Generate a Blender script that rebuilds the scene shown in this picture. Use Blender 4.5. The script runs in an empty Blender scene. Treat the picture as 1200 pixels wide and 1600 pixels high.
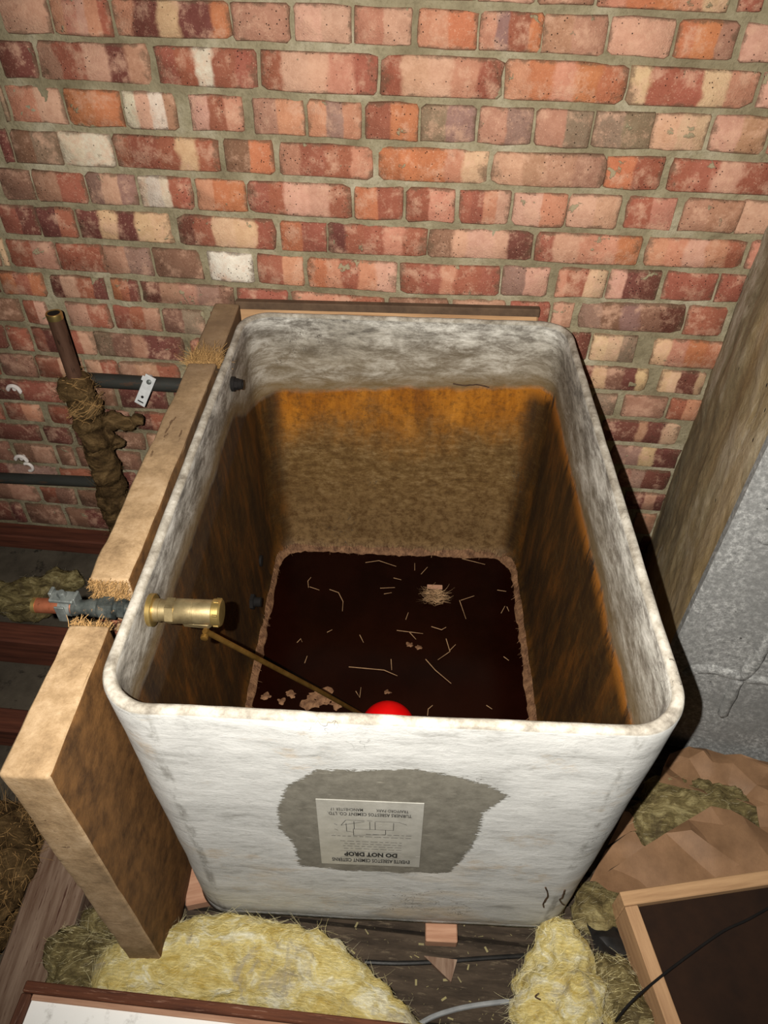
import bpy, bmesh, math, random
from mathutils import Vector as V, Matrix as M, noise as mn
S = bpy.context.scene
COL = S.collection
random.seed(7)
R = random.Random

# ------------------------------------------------------------------ camera, world, flash, exposure
FOC, PITCH, YAW, ROLL = 1125.5, .7436, .0825, .0212       # focal length in pixels of a 1200x1600 frame
CAMZ, WALLY = 1.5, 1.503
def basis():
    ca, sa = math.cos(PITCH), math.sin(PITCH)
    f, up, r = V((0, ca, -sa)), V((0, sa, ca)), V((1, 0, 0))
    cc, sc = math.cos(ROLL), math.sin(ROLL)
    r, up = r*cc + up*sc, up*cc - r*sc
    Z = M.Rotation(YAW, 3, 'Z')
    return Z @ r, Z @ up, Z @ f
RT, UP, FW = basis()
CAM = V((0, 0, CAMZ))
cam = bpy.data.objects.new('camera', bpy.data.cameras.new('camera'))
COL.objects.link(cam)
cam.matrix_world = M.Translation(CAM) @ M((RT, UP, -FW)).transposed().to_4x4()
cam.data.sensor_fit = 'VERTICAL'; cam.data.sensor_height = 32; cam.data.lens = 32*FOC/1600
cam.data.clip_start = .01
S.camera = cam
w = bpy.data.worlds.new('world'); S.world = w; w.use_nodes = True
w.node_tree.nodes['Background'].inputs[0].default_value = (.9, .85, .8, 1)
w.node_tree.nodes['Background'].inputs[1].default_value = .0012
# the phone's flash: beside the lens, a few centimetres to its left
fl = bpy.data.lights.new('flash', 'SPOT'); fl.energy = 150; fl.color = (1, .955, .88)
fl.shadow_soft_size = .004; fl.spot_size = math.radians(128); fl.spot_blend = 1.0
flo = bpy.data.objects.new('flash', fl); COL.objects.link(flo)
FPOS = CAM - RT*.058 + UP*.018 - FW*.01
flo.location = FPOS
flo.rotation_euler = (FW + UP*.10 + RT*.13).to_track_quat('-Z', 'Y').to_euler()
S.view_settings.view_transform = 'Standard'; S.view_settings.look = 'None'
S.view_settings.exposure = 0; S.view_settings.gamma = 1; S.view_settings.use_curve_mapping = False

# ------------------------------------------------------------------ helpers: sight lines to real places
def ray(u, v): return RT*((u-600)/FOC) - UP*((v-800)/FOC) + FW
def WZ(u, v, z):
    d = ray(u, v); return CAM + d*((z-CAMZ)/d.z)
def WY(u, v, y=WALLY):
    d = ray(u, v); return CAM + d*(y/d.y)
def WP(u, v, p, n):
    d = ray(u, v); return CAM + d*((p-CAM).dot(n)/d.dot(n))

def tag(o, label=None, cat=None, group=None, kind=None):
    if label: o['label'] = label
    if cat: o['category'] = cat
    if group: o['group'] = group
    if kind: o['kind'] = kind
    return o
def empty(name, loc=(0, 0, 0), rz=0, label=None, cat=None, group=None):
    o = bpy.data.objects.new(name, None); COL.objects.link(o); o.empty_display_size = .05
    o.location = loc; o.rotation_euler = (0, 0, rz)
    return tag(o, label, cat, group)
def link(name, me, mats, parent=None, smooth=False):
    o = bpy.data.objects.new(name, me); COL.objects.link(o)
    for m in (mats if isinstance(mats, (list, tuple)) else [mats]): me.materials.append(m)
    if smooth: me.polygons.foreach_set('use_smooth', [True]*len(me.polygons))
    if parent: o.parent = parent
    return o
def obj(name, bm, mats, parent=None, smooth=False):
    me = bpy.data.meshes.new(name); bm.normal_update(); bm.to_mesh(me); bm.free()
    return link(name, me, mats, parent, smooth)
def pyd(name, vs, fs, mats, parent=None, smooth=False):
    me = bpy.data.meshes.new(name); me.from_pydata([tuple(p) for p in vs], [], fs); me.update()
    return link(name, me, mats, parent, smooth)
def bake(o, mods):
    """apply modifiers without operators"""
    for t, kw in mods:
        m = o.modifiers.new(t.lower(), t)
        for k, x in kw.items(): setattr(m, k, x)
    dg = bpy.context.evaluated_depsgraph_get()
    me = bpy.data.meshes.new_from_object(o.evaluated_get(dg))
    o.modifiers.clear(); old = o.data; o.data = me; me.name = o.name
    return o
def base_to_origin(o):
    return o
def fbm(p, s, oct=4):
    return mn.fractal(V(p)*s, 1.0, 2.0, oct)
def boxbm(bm, c, s, mat=None, bev=.002):
    r = bmesh.ops.create_cube(bm, size=1)
    vs = r['verts']
    bmesh.ops.scale(bm, vec=s, verts=vs)
    if bev:
        es = list({e for v in vs for e in v.link_edges})
        rr = bmesh.ops.bevel(bm, geom=es, offset=bev, segments=1, affect='EDGES', profile=.5)
        vs = list({v for f in rr['faces'] for v in f.verts} | {v for v in vs if v.is_valid})
    bmesh.ops.translate(bm, vec=c, verts=vs)
    if mat is not None: bmesh.ops.transform(bm, matrix=mat, verts=vs)
    return vs
def box(name, c, s, m, parent=None, bev=.002, mat=None):
    bm = bmesh.new(); boxbm(bm, c, s, mat, bev); return obj(name, bm, m, parent)
def frame_of(d):
    d = d.normalized(); a = V((0, 0, 1)) if abs(d.z) < .9 else V((1, 0, 0))
    x = d.cross(a).normalized(); return x, x.cross(d).normalized()
def tubebm(bm, pts, rad, n=12, cap=True, jit=None):
    pts = [V(p) for p in pts]; rings = []
    x = None
    for i, p in enumerate(pts):
        d = pts[min(i+1, len(pts)-1)] - pts[max(i-1, 0)]
        d.normalize()
        if x is None: x, y = frame_of(d)
        else:
            x = (x - d*x.dot(d)).normalized(); y = x.cross(d).normalized()*1
        r = rad[i] if isinstance(rad, (list, tuple)) else rad
        ring = []
        for k in range(n):
            a = 2*math.pi*k/n; q = p + (x*math.cos(a) + y*math.sin(a))*r
            if jit: q += V(mn.noise_vector(q*jit[0]))*jit[1]
            ring.append(bm.verts.new(q))
        rings.append(ring)
    for a, b in zip(rings, rings[1:]):
        for k in range(n): bm.faces.new((a[k], a[(k+1) % n], b[(k+1) % n], b[k]))
    if cap:
        bm.faces.new(rings[0][::-1]); bm.faces.new(rings[-1])
def tube(name, pts, rad, m, parent=None, n=12, jit=None, cap=True):
    bm = bmesh.new(); tubebm(bm, pts, rad, n, cap, jit)
    bmesh.ops.recalc_face_normals(bm, faces=bm.faces)
    o = obj(name, bm, m, parent, True); edge_split(o); return o
def edge_split(o, ang=35):
    try: o.data.set_sharp_from_angle(angle=math.radians(ang))
    except Exception: pass
def lathebm(bm, prof, org, ax, n=24, hexa=()):
    """prof = [(distance along axis, radius)]; entries listed in hexa are made six sided"""
    x, y = frame_of(V(ax)); ax = V(ax).normalized(); rings = []
    for i, (t, r) in enumerate(prof):
        ring = []
        for k in range(n):
            a = 2*math.pi*k/n; rr = r
            if i in hexa:
                b = (a % (math.pi/3)) - math.pi/6; rr = r*math.cos(math.pi/6)/math.cos(b)
            ring.append(bm.verts.new(V(org) + ax*t + (x*math.cos(a)+y*math.sin(a))*rr))
        rings.append(ring)
    for a, b in zip(rings, rings[1:]):
        for k in range(n): bm.faces.new((a[k], a[(k+1) % n], b[(k+1) % n], b[k]))
    bm.faces.new(rings[0][::-1]); bm.faces.new(rings[-1])
    bmesh.ops.recalc_face_normals(bm, faces=bm.faces)
def lathe(name, prof, org, ax, m, parent=None, n=24, hexa=()):
    bm = bmesh.new(); lathebm(bm, prof, org, ax, n, hexa); o = obj(name, bm, m, parent, True); edge_split(o); return o
def fibres(name, seeds, mats, parent, length=.02, width=.0006, curl=.6, rnd=None, seg=3):
    """thin curled strips; seeds = [(point, direction)]; one joined part"""
    rnd = rnd or R(3); vs, fs = [], []
    for p, d in seeds:
        L = length*rnd.uniform(.4, 1.3); d = V(d).normalized(); p = V(p)
        side = d.cross(V((rnd.uniform(-1, 1), rnd.uniform(-1, 1), rnd.uniform(-1, 1))))
        if side.length < 1e-4: continue
        side.normalize(); bend = V((rnd.uniform(-1, 1), rnd.uniform(-1, 1), rnd.uniform(-1, 1)))*curl
        b = len(vs)
        for i in range(seg+1):
            t = i/seg; q = p + d*L*t + bend*L*t*t; ww = width*(1-.6*t)
            vs.append(q+side*ww); vs.append(q-side*ww)
        for i in range(seg): fs.append((b+2*i, b+2*i+1, b+2*i+3, b+2*i+2))
    return tag(pyd(name, vs, fs, mats, parent), kind='stuff')
def blob(name, balls, m, parent=None, vox=.008, amp=.01, sc=30, amp2=.003, sc2=110, seed=0, zmin=None, keep=None):
    """several ellipsoids melted into one lumpy body"""
    bm = bmesh.new()
    for c, r in balls:
        r = (r, r, r) if isinstance(r, (int, float)) else r
        bmesh.ops.create_icosphere(bm, subdivisions=3, radius=1, matrix=M.Translation(c) @ M.Diagonal((*r, 1)))
    o = obj(name, bm, m, parent)
    bake(o, [('REMESH', dict(mode='VOXEL', voxel_size=vox))])
    me = o.data; off = V((seed*3.1, seed*1.7, seed*.9))
    ns = [v.normal.copy() for v in me.vertices]
    for v, n in zip(me.vertices, ns):
        p = v.co + off
        v.co += n*(amp*fbm(p, sc, 3) + amp2*fbm(p, sc2, 3))
        if zmin is not None and v.co.z < zmin: v.co.z = zmin
    me.polygons.foreach_set('use_smooth', [True]*len(me.polygons)); me.update()
    return o
def surf_seeds(o, n, rnd, filt=None, tang=.7, up=None):
    me = o.data; out = []; P = me.polygons
    for _ in range(n):
        f = P[rnd.randrange(len(P))]
        if filt and not filt(f.center, f.normal): continue
        d = f.normal*(1-tang) + V((rnd.uniform(-1, 1), rnd.uniform(-1, 1), rnd.uniform(-1, 1)))*tang
        if d.dot(f.normal) < 0: d -= f.normal*1.6*d.dot(f.normal)
        out.append((f.center.copy(), d))
    return out
def inpoly(x, y, P):
    c = False; j = len(P)-1
    for i in range(len(P)):
        if (P[i][1] > y) != (P[j][1] > y) and x < (P[j][0]-P[i][0])*(y-P[i][1])/(P[j][1]-P[i][1])+P[i][0]: c = not c
        j = i
    return c

# ------------------------------------------------------------------ helpers: materials
class NT:
    def __init__(s, name):
        s.m = bpy.data.materials.new(name); s.m.use_nodes = True; s.t = s.m.node_tree
        s.b = s.t.nodes['Principled BSDF']; s.b.inputs['Roughness'].default_value = .85
        s.b.inputs['Specular IOR Level'].default_value = .25
        s.tc = s.n('ShaderNodeTexCoord')
    def n(s, t, **k):
        x = s.t.nodes.new(t)
        for a, b in k.items(): setattr(x, a, b)
        return x
    def put(s, sock, v):
        if hasattr(v, 'is_output'): s.t.links.new(v, sock)
        elif isinstance(v, (tuple, list)) and len(v) == 3 and sock.type == 'RGBA': sock.default_value = (*v, 1)
        else: sock.default_value = v
    @property
    def obj(s): return s.tc.outputs['Object']
    @property
    def uv(s): return s.tc.outputs['UV']
    @property
    def geo(s): return s.n('ShaderNodeNewGeometry').outputs['Position']
    def map(s, v, sc=(1, 1, 1), rot=(0, 0, 0)):
        x = s.n('ShaderNodeMapping'); s.put(x.inputs[0], v); x.inputs['Scale'].default_value = sc; x.inputs['Rotation'].default_value = rot
        return x.outputs[0]
    def noise(s, v, sc, det=5, ro=.6, dist=0, col=False):
        x = s.n('ShaderNodeTexNoise'); s.put(x.inputs['Vector'], v); x.inputs['Scale'].default_value = sc
        x.inputs['Detail'].default_value = det; x.inputs['Roughness'].default_value = ro; x.inputs['Distortion'].default_value = dist
        return x.outputs['Color' if col else 'Fac']
    def voro(s, v, sc, feat='F1', out='Distance'):
        x = s.n('ShaderNodeTexVoronoi', feature=feat); s.put(x.inputs['Vector'], v); x.inputs['Scale'].default_value = sc
        return x.outputs[out]
    def ramp(s, f, *st):
        x = s.n('ShaderNodeValToRGB'); s.put(x.inputs[0], f); e = x.color_ramp.elements
        while len(e) < len(st): e.new(.5)
        for a, (p, c) in zip(e, st):
            a.position = p; a.color = (c, c, c, 1) if isinstance(c, (int, float)) else (*c, 1)
        return x.outputs[0]
    def mix(s, f, a, b, mode='MIX'):
        x = s.n('ShaderNodeMix', data_type='RGBA', blend_type=mode)
        s.put(x.inputs[0], f); s.put(x.inputs[6], a); s.put(x.inputs[7], b); return x.outputs[2]
    def math(s, op, a, b=0, c=0, clamp=False):
        x = s.n('ShaderNodeMath', operation=op, use_clamp=clamp)
        s.put(x.inputs[0], a); s.put(x.inputs[1], b); s.put(x.inputs[2], c); return x.outputs[0]
    def step(s, x, a, b):
        r = s.n('ShaderNodeMapRange', interpolation_type='SMOOTHSTEP'); s.put(r.inputs[0], x)
        s.put(r.inputs[1], a); s.put(r.inputs[2], b); return r.outputs[0]
    def xyz(s, v):
        x = s.n('ShaderNodeSeparateXYZ'); s.put(x.inputs[0], v); return x.outputs
    def attr(s, name, typ='GEOMETRY', out='Fac'):
        x = s.n('ShaderNodeAttribute', attribute_type=typ, attribute_name=name); return x.outputs[out]
    def rnd(s): return s.n('ShaderNodeObjectInfo').outputs['Random']
    def addv(s, a, b):
        x = s.n('ShaderNodeVectorMath', operation='ADD'); s.put(x.inputs[0], a); s.put(x.inputs[1], b); return x.outputs[0]
    def done(s, col, bump=None, st=.5, dist=.004, rough=None, **kw):
        s.put(s.b.inputs['Base Color'], col)
        if bump is not None:
            x = s.n('ShaderNodeBump'); x.inputs['Strength'].default_value = st; x.inputs['Distance'].default_value = dist
            s.put(x.inputs['Height'], bump); s.t.links.new(x.outputs[0], s.b.inputs['Normal'])
        if rough is not None: s.put(s.b.inputs['Roughness'], rough)
        for k, v in kw.items(): s.put(s.b.inputs[k], v)
        return s.m
def sr(*c):   # sRGB 0..255 to linear
    return tuple(((x/255+.055)/1.055)**2.4 if x > 10 else x/255/12.92 for x in c)
def simple(name, c1, c2, sc=20, rough=.85, bump=.3, stretch=(1, 1, 1), dist=.003, c3=None, **kw):
    t = NT(name); v = t.map(t.obj, stretch); f = t.noise(v, sc, 7, .65)
    col = t.ramp(f, (.32, c1), (.68, c2))
    if c3:
        g = t.noise(v, sc*3.3, 6, .7); col = t.mix(t.ramp(g, (.58, 0.), (.68, 1.)), col, c3)
    return t.done(col, f, bump, dist, rough, **kw)

def brick_material():
    t = NT('fired_brick'); u = t.xyz(t.uv)[0]
    p = t.addv(t.obj, t.math('MULTIPLY', t.rnd(), 37))
    wob = t.math('MULTIPLY', t.math('SUBTRACT', t.noise(p, 22, 4), .5), .16)
    uu = t.math('ADD', u, wob)
    bb = t.xyz(t.attr('band_edges', 'OBJECT', 'Vector')); b4 = t.attr('band_edge_last', 'OBJECT')
    col = t.attr('band_colour_0', 'OBJECT', 'Color')
    for i, e in enumerate((bb[0], bb[1], bb[2], b4)):
        col = t.mix(t.step(uu, t.math('SUBTRACT', e, .025), t.math('ADD', e, .025)), col, t.attr('band_colour_%d' % (i+1), 'OBJECT', 'Color'))
    n1 = t.noise(p, 50, 9, .78)
    col = t.mix(t.ramp(n1, (.3, .75), (.7, 0.)), col, t.mix(1, col, (.62, .5, .45), 'MULTIPLY'))
    n2 = t.noise(p, 26, 8, .72)
    col = t.mix(t.ramp(n2, (.5, 0.), (.64, .6)), col, sr(206, 164, 138))          # lime bloom
    uvx = t.xyz(t.uv); ex = t.math('ABSOLUTE', t.math('SUBTRACT', uvx[0], .5)); ey = t.math('ABSOLUTE', t.math('SUBTRACT', uvx[1], .5))
    ed = t.math('MAXIMUM', ex, ey); ed = t.math('ADD', ed, t.math('MULTIPLY', t.math('SUBTRACT', t.noise(p, 40, 6, .7), .5), .45))
    col = t.mix(t.math('MULTIPLY', t.step(ed, .42, .52), .7), col, sr(98, 78, 60))
    fleck = t.noise(p, 330, 3, .6)
    col = t.mix(t.ramp(fleck, (.62, 0.), (.7, .55)), col, sr(222, 178, 150))
    pit = t.voro(p, 120); pitm = t.math('MULTIPLY', t.ramp(pit, (.08, 1.), (.16, 0.)), t.ramp(t.noise(p, 14, 2), (.47, 0.), (.56, 1.)))
    col = t.mix(pitm, col, sr(45, 28, 20))
    sm = t.noise(p, 17, 7, .62, .4)
    smear = t.ramp(sm, (.655, 0.), (.675, .9))
    col = t.mix(smear, col, sr(150, 140, 112))                                      # mortar smears
    soot = t.ramp(t.noise(p, 30, 8, .75), (.62, 0.), (.72, .6))
    col = t.mix(soot, col, sr(78, 62, 48))
    h = t.math('SUBTRACT', t.math('ADD', t.math('MULTIPLY', n1, .8), t.math('MULTIPLY', fleck, .35)), t.math('SUBTRACT', t.math('MULTIPLY', pitm, 1.0), t.math('MULTIPLY', smear, .5)))
    return t.done(col, h, .8, .004, .9)
def mortar_material():
    t = NT('lime_mortar'); p = t.obj
    a = t.noise(p, 9, 8, .65); b = t.noise(p, 130, 5, .7)
    col = t.ramp(a, (.3, sr(112, 101, 78)), (.52, sr(146, 136, 110)), (.7, sr(174, 165, 142)))
    col = t.mix(t.ramp(b, (.5, 0.), (.75, .6)), col, sr(96, 86, 62))
    col = t.mix(t.ramp(t.noise(p, 5, 6, .6), (.58, 0.), (.7, .55)), col, sr(98, 88, 62))
    return t.done(col, t.math('ADD', a, t.math('MULTIPLY', b, .8)), .85, .006, .95)
def cement_material():
    """asbestos cement: pale brushed paint outside, bare and rust stained inside"""
    t = NT('asbestos_cement'); p = t.obj; x, y, z = t.xyz(p)
    inn = t.attr('inner')
    # outside
    ph = t.map(p, (1, 1, 3))
    a = t.noise(ph, 9, 12, .76, .3); b = t.noise(t.map(p, (3, 3, 22)), 14, 6, .7); c = t.noise(p, 3.2, 5, .6)
    out = t.ramp(a, (.32, sr(142, 141, 137)), (.45, sr(180, 180, 177)), (.6, sr(198, 198, 195)))
    out = t.mix(t.ramp(b, (.6, 0.), (.72, .3)), out, sr(160, 157, 150))
    out = t.mix(t.ramp(t.noise(ph, 22, 8, .75), (.6, 0.), (.7, .5)), out, sr(125, 120, 110))
    low = t.step(z, .42, .08)
    out = t.mix(t.math('MULTIPLY', low, t.ramp(t.noise(t.map(p, (1, 1, 2)), 6, 6, .6), (.5, 0.), (.7, .6))), out, sr(190, 166, 128))
    out = t.mix(t.ramp(t.noise(t.map(p, (1, 1, 1.6)), 9, 8, .7), (.58, 0.), (.68, .5)), out, sr(170, 146, 112))
    seam = t.math('ABSOLUTE', t.math('SUBTRACT', t.math('ADD', t.math('ABSOLUTE', x), t.math('MULTIPLY', t.math('SUBTRACT', c, .5), .012)), .292))
    seam = t.math('MULTIPLY', t.step(seam, .010, .003), t.ramp(t.noise(t.map(p, (2, 2, 1)), 16, 6, .7), (.46, 0.), (.6, .8)))
    out = t.mix(seam, out, sr(128, 126, 120))
    spk = t.ramp(t.noise(t.map(p, (1, 1, 2)), 70, 6, .75), (.58, 0.), (.7, .55)); out = t.mix(spk, out, sr(140, 138, 131))
    # bare inside
    q = t.map(p, (1, 1, 3.0))
    d = t.noise(q, 13, 12, .8, .3); e = t.noise(t.map(p, (1, 1, 2.4)), 4.5, 7, .65)
    ins = t.ramp(d, (.34, sr(66, 62, 58)), (.45, sr(124, 120, 114)), (.54, sr(182, 179, 171)), (.64, sr(224, 221, 213)))
    ins = t.mix(t.ramp(e, (.46, 0.), (.6, .72)), ins, t.mix(t.ramp(d, (.4, 0.), (.62, 1.)), sr(78, 74, 68), sr(140, 132, 118)))
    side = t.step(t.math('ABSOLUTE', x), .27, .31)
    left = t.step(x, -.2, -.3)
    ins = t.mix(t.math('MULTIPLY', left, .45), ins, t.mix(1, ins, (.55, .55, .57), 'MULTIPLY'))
    near = t.step(t.math('ADD', z, t.math('MULTIPLY', t.math('SUBTRACT', e, .5), .16)), .72, .57)
    ins = t.mix(t.math('MULTIPLY', near, .45), ins, sr(120, 100, 66))
    # rust stain below the old water line, deeper at the walls' upper part
    k = t.noise(t.map(p, (5, 5, 1.3)), 4, 8, .7); g = t.noise(p, 55, 7, .75); gg = t.noise(t.map(p, (1, 1, 2.2)), 30, 10, .82)
    zz = t.math('ADD', z, t.math('MULTIPLY', t.math('SUBTRACT', k, .5), .10))
    r_up = t.ramp(k, (.3, sr(100, 54, 8)), (.5, sr(146, 88, 14)), (.7, sr(176, 114, 34)))
    r_mid = t.ramp(gg, (.34, sr(66, 45, 20)), (.5, sr(104, 78, 42)), (.66, sr(140, 114, 76)))
    r_low = t.ramp(g, (.3, sr(74, 54, 32)), (.7, sr(130, 102, 66)))
    rust = t.mix(t.step(t.math('ADD', zz, t.math('MULTIPLY', t.math('SUBTRACT', t.noise(p, 5, 6, .65), .5), .25)), .34, .52), r_mid, r_up)
    rust = t.mix(t.math('MULTIPLY', t.step(zz, .34, .06), .85), rust, r_low)
    rust = t.mix(t.ramp(g, (.36, .6), (.52, 0.)), rust, sr(70, 44, 14))
    r_side = t.ramp(k, (.32, sr(34, 20, 6)), (.5, sr(60, 38, 10)), (.66, sr(96, 58, 16)))  # side walls' rust painted darker, standing for grazing light on them
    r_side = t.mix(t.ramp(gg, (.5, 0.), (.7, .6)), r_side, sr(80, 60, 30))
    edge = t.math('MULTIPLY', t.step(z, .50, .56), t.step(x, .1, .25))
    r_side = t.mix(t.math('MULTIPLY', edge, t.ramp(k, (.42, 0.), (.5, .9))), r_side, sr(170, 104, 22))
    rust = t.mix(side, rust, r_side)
    line = t.math('ADD', t.math('SUBTRACT', t.math('SUBTRACT', z, t.math('MULTIPLY', x, .06)), t.math('MULTIPLY', t.math('MULTIPLY', t.step(x, -.29, -.325), t.step(y, .44, .2)), .09)), t.math('MULTIPLY', t.math('SUBTRACT', t.noise(p, 11, 6, .6), .5), .04))
    tide = t.math('MULTIPLY', t.step(line, .518, .531), t.step(line, .57, .538))
    ins = t.mix(t.math('MULTIPLY', tide, .75), ins, sr(98, 76, 40))
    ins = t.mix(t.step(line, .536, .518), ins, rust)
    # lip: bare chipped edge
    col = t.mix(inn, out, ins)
    lip = t.step(z, .6905, .694)
    lipc = t.ramp(t.noise(p, 34, 8, .7), (.32, sr(92, 82, 68)), (.48, sr(146, 138, 124)), (.64, sr(184, 178, 166)))
    col = t.mix(t.math('MULTIPLY', lip, .85), col, lipc)
    vor = t.voro(t.addv(p, t.noise(p, 8, 4, .6, 0, True)), 7, 'DISTANCE_TO_EDGE')
    crack = t.math('MULTIPLY', t.ramp(vor, (.004, 1.), (.012, 0.)), t.ramp(t.noise(p, 6, 2), (.6, 0.), (.64, .8)))
    col = t.mix(crack, col, sr(60, 54, 46))
    bmp = t.math('ADD', t.math('MULTIPLY', t.mix(inn, a, d), 1.0), t.math('MULTIPLY', t.noise(p, 90, 5, .7), .4))
    return t.done(col, bmp, .5, .004, t.mix(t.math('MULTIPLY', inn, t.step(z, .536, .518)), (.9,)*3, (.62,)*3))
def fibre_material(name, a, b, c, d):
    t = NT(name); p = t.obj
    f = t.noise(t.map(p, (1, 1.8, 2.2), (0, 0, .5)), 13, 9, .68, 1.4); g = t.noise(p, 17, 8, .7, .6); h = t.noise(t.map(p, (.5, 2.5, 1.5), (.2, .3, .6)), 130, 5, .75, .5)
    col = t.ramp(f, (.36, a), (.5, b), (.62, c))
    col = t.mix(t.ramp(g, (.53, 0.), (.64, .85)), col, d)
    col = t.mix(t.ramp(h, (.4, .35), (.55, 0.)), col, tuple(x*.55 for x in b))
    return t.done(col, t.math('ADD', f, t.math('MULTIPLY', h, .55)), .9, .009, 1.0, **{'Specular IOR Level': .05})
def timber(name, a, b, sc=6, ax=0, c=None, rough=.8):
    st = [16, 16, 16]; st[ax] = 1.2
    return simple(name, a, b, sc, rough, .45, tuple(st), .002, c)
def paper_material():
    t = NT('kraft_paper'); p = t.obj; f = t.noise(p, 14, 8, .65); fi = t.noise(t.map(p, (4, 1, 1)), 180, 3, .6)
    col = t.ramp(f, (.3, sr(112, 84, 60)), (.7, sr(146, 112, 82)))
    col = t.mix(t.ramp(fi, (.5, 0.), (.7, .25)), col, sr(110, 80, 58))
    return t.done(col, t.math('ADD', f, t.math('MULTIPLY', fi, .3)), .25, .002, .6)
def board_material():
    """fibre board slab wrapped in brown paper: pale dusty top, darker flank"""
    t = NT('paper_wrapped_board'); p = t.obj; f = t.noise(p, 13, 8, .68); fi = t.noise(p, 150, 4, .7)
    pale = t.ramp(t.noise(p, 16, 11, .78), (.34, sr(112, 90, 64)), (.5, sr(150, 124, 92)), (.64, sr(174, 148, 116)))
    dk = t.ramp(t.noise(t.map(p, (1, 1, 1)), 30, 8, .7), (.34, sr(70, 46, 22)), (.64, sr(118, 82, 44)))  # flank tone darkened, painting in the shade of grazing light
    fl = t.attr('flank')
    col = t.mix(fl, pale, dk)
    col = t.mix(t.ramp(fi, (.55, 0.), (.75, .3)), col, sr(96, 72, 48))
    x, y, z = t.xyz(p)
    dusty = t.math('MULTIPLY', t.step(y, .25, .9), t.ramp(t.noise(p, 5, 6, .65), (.3, .25), (.6, .8))); col = t.mix(dusty, col, sr(112, 92, 72))  # some dust, mostly the light's falloff towards the back painted in
    cr = t.math('MULTIPLY', t.ramp(t.noise(t.map(p, (5, 1.2, 5)), 14, 4, .6), (.655, 0.), (.67, 1.)), t.ramp(t.noise(p, 7, 2), (.5, 0.), (.56, .75)))
    col = t.mix(cr, col, sr(70, 48, 32))
    return t.done(col, t.math('ADD', f, t.math('MULTIPLY', fi, .4)), .35, .005, .75)

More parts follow.
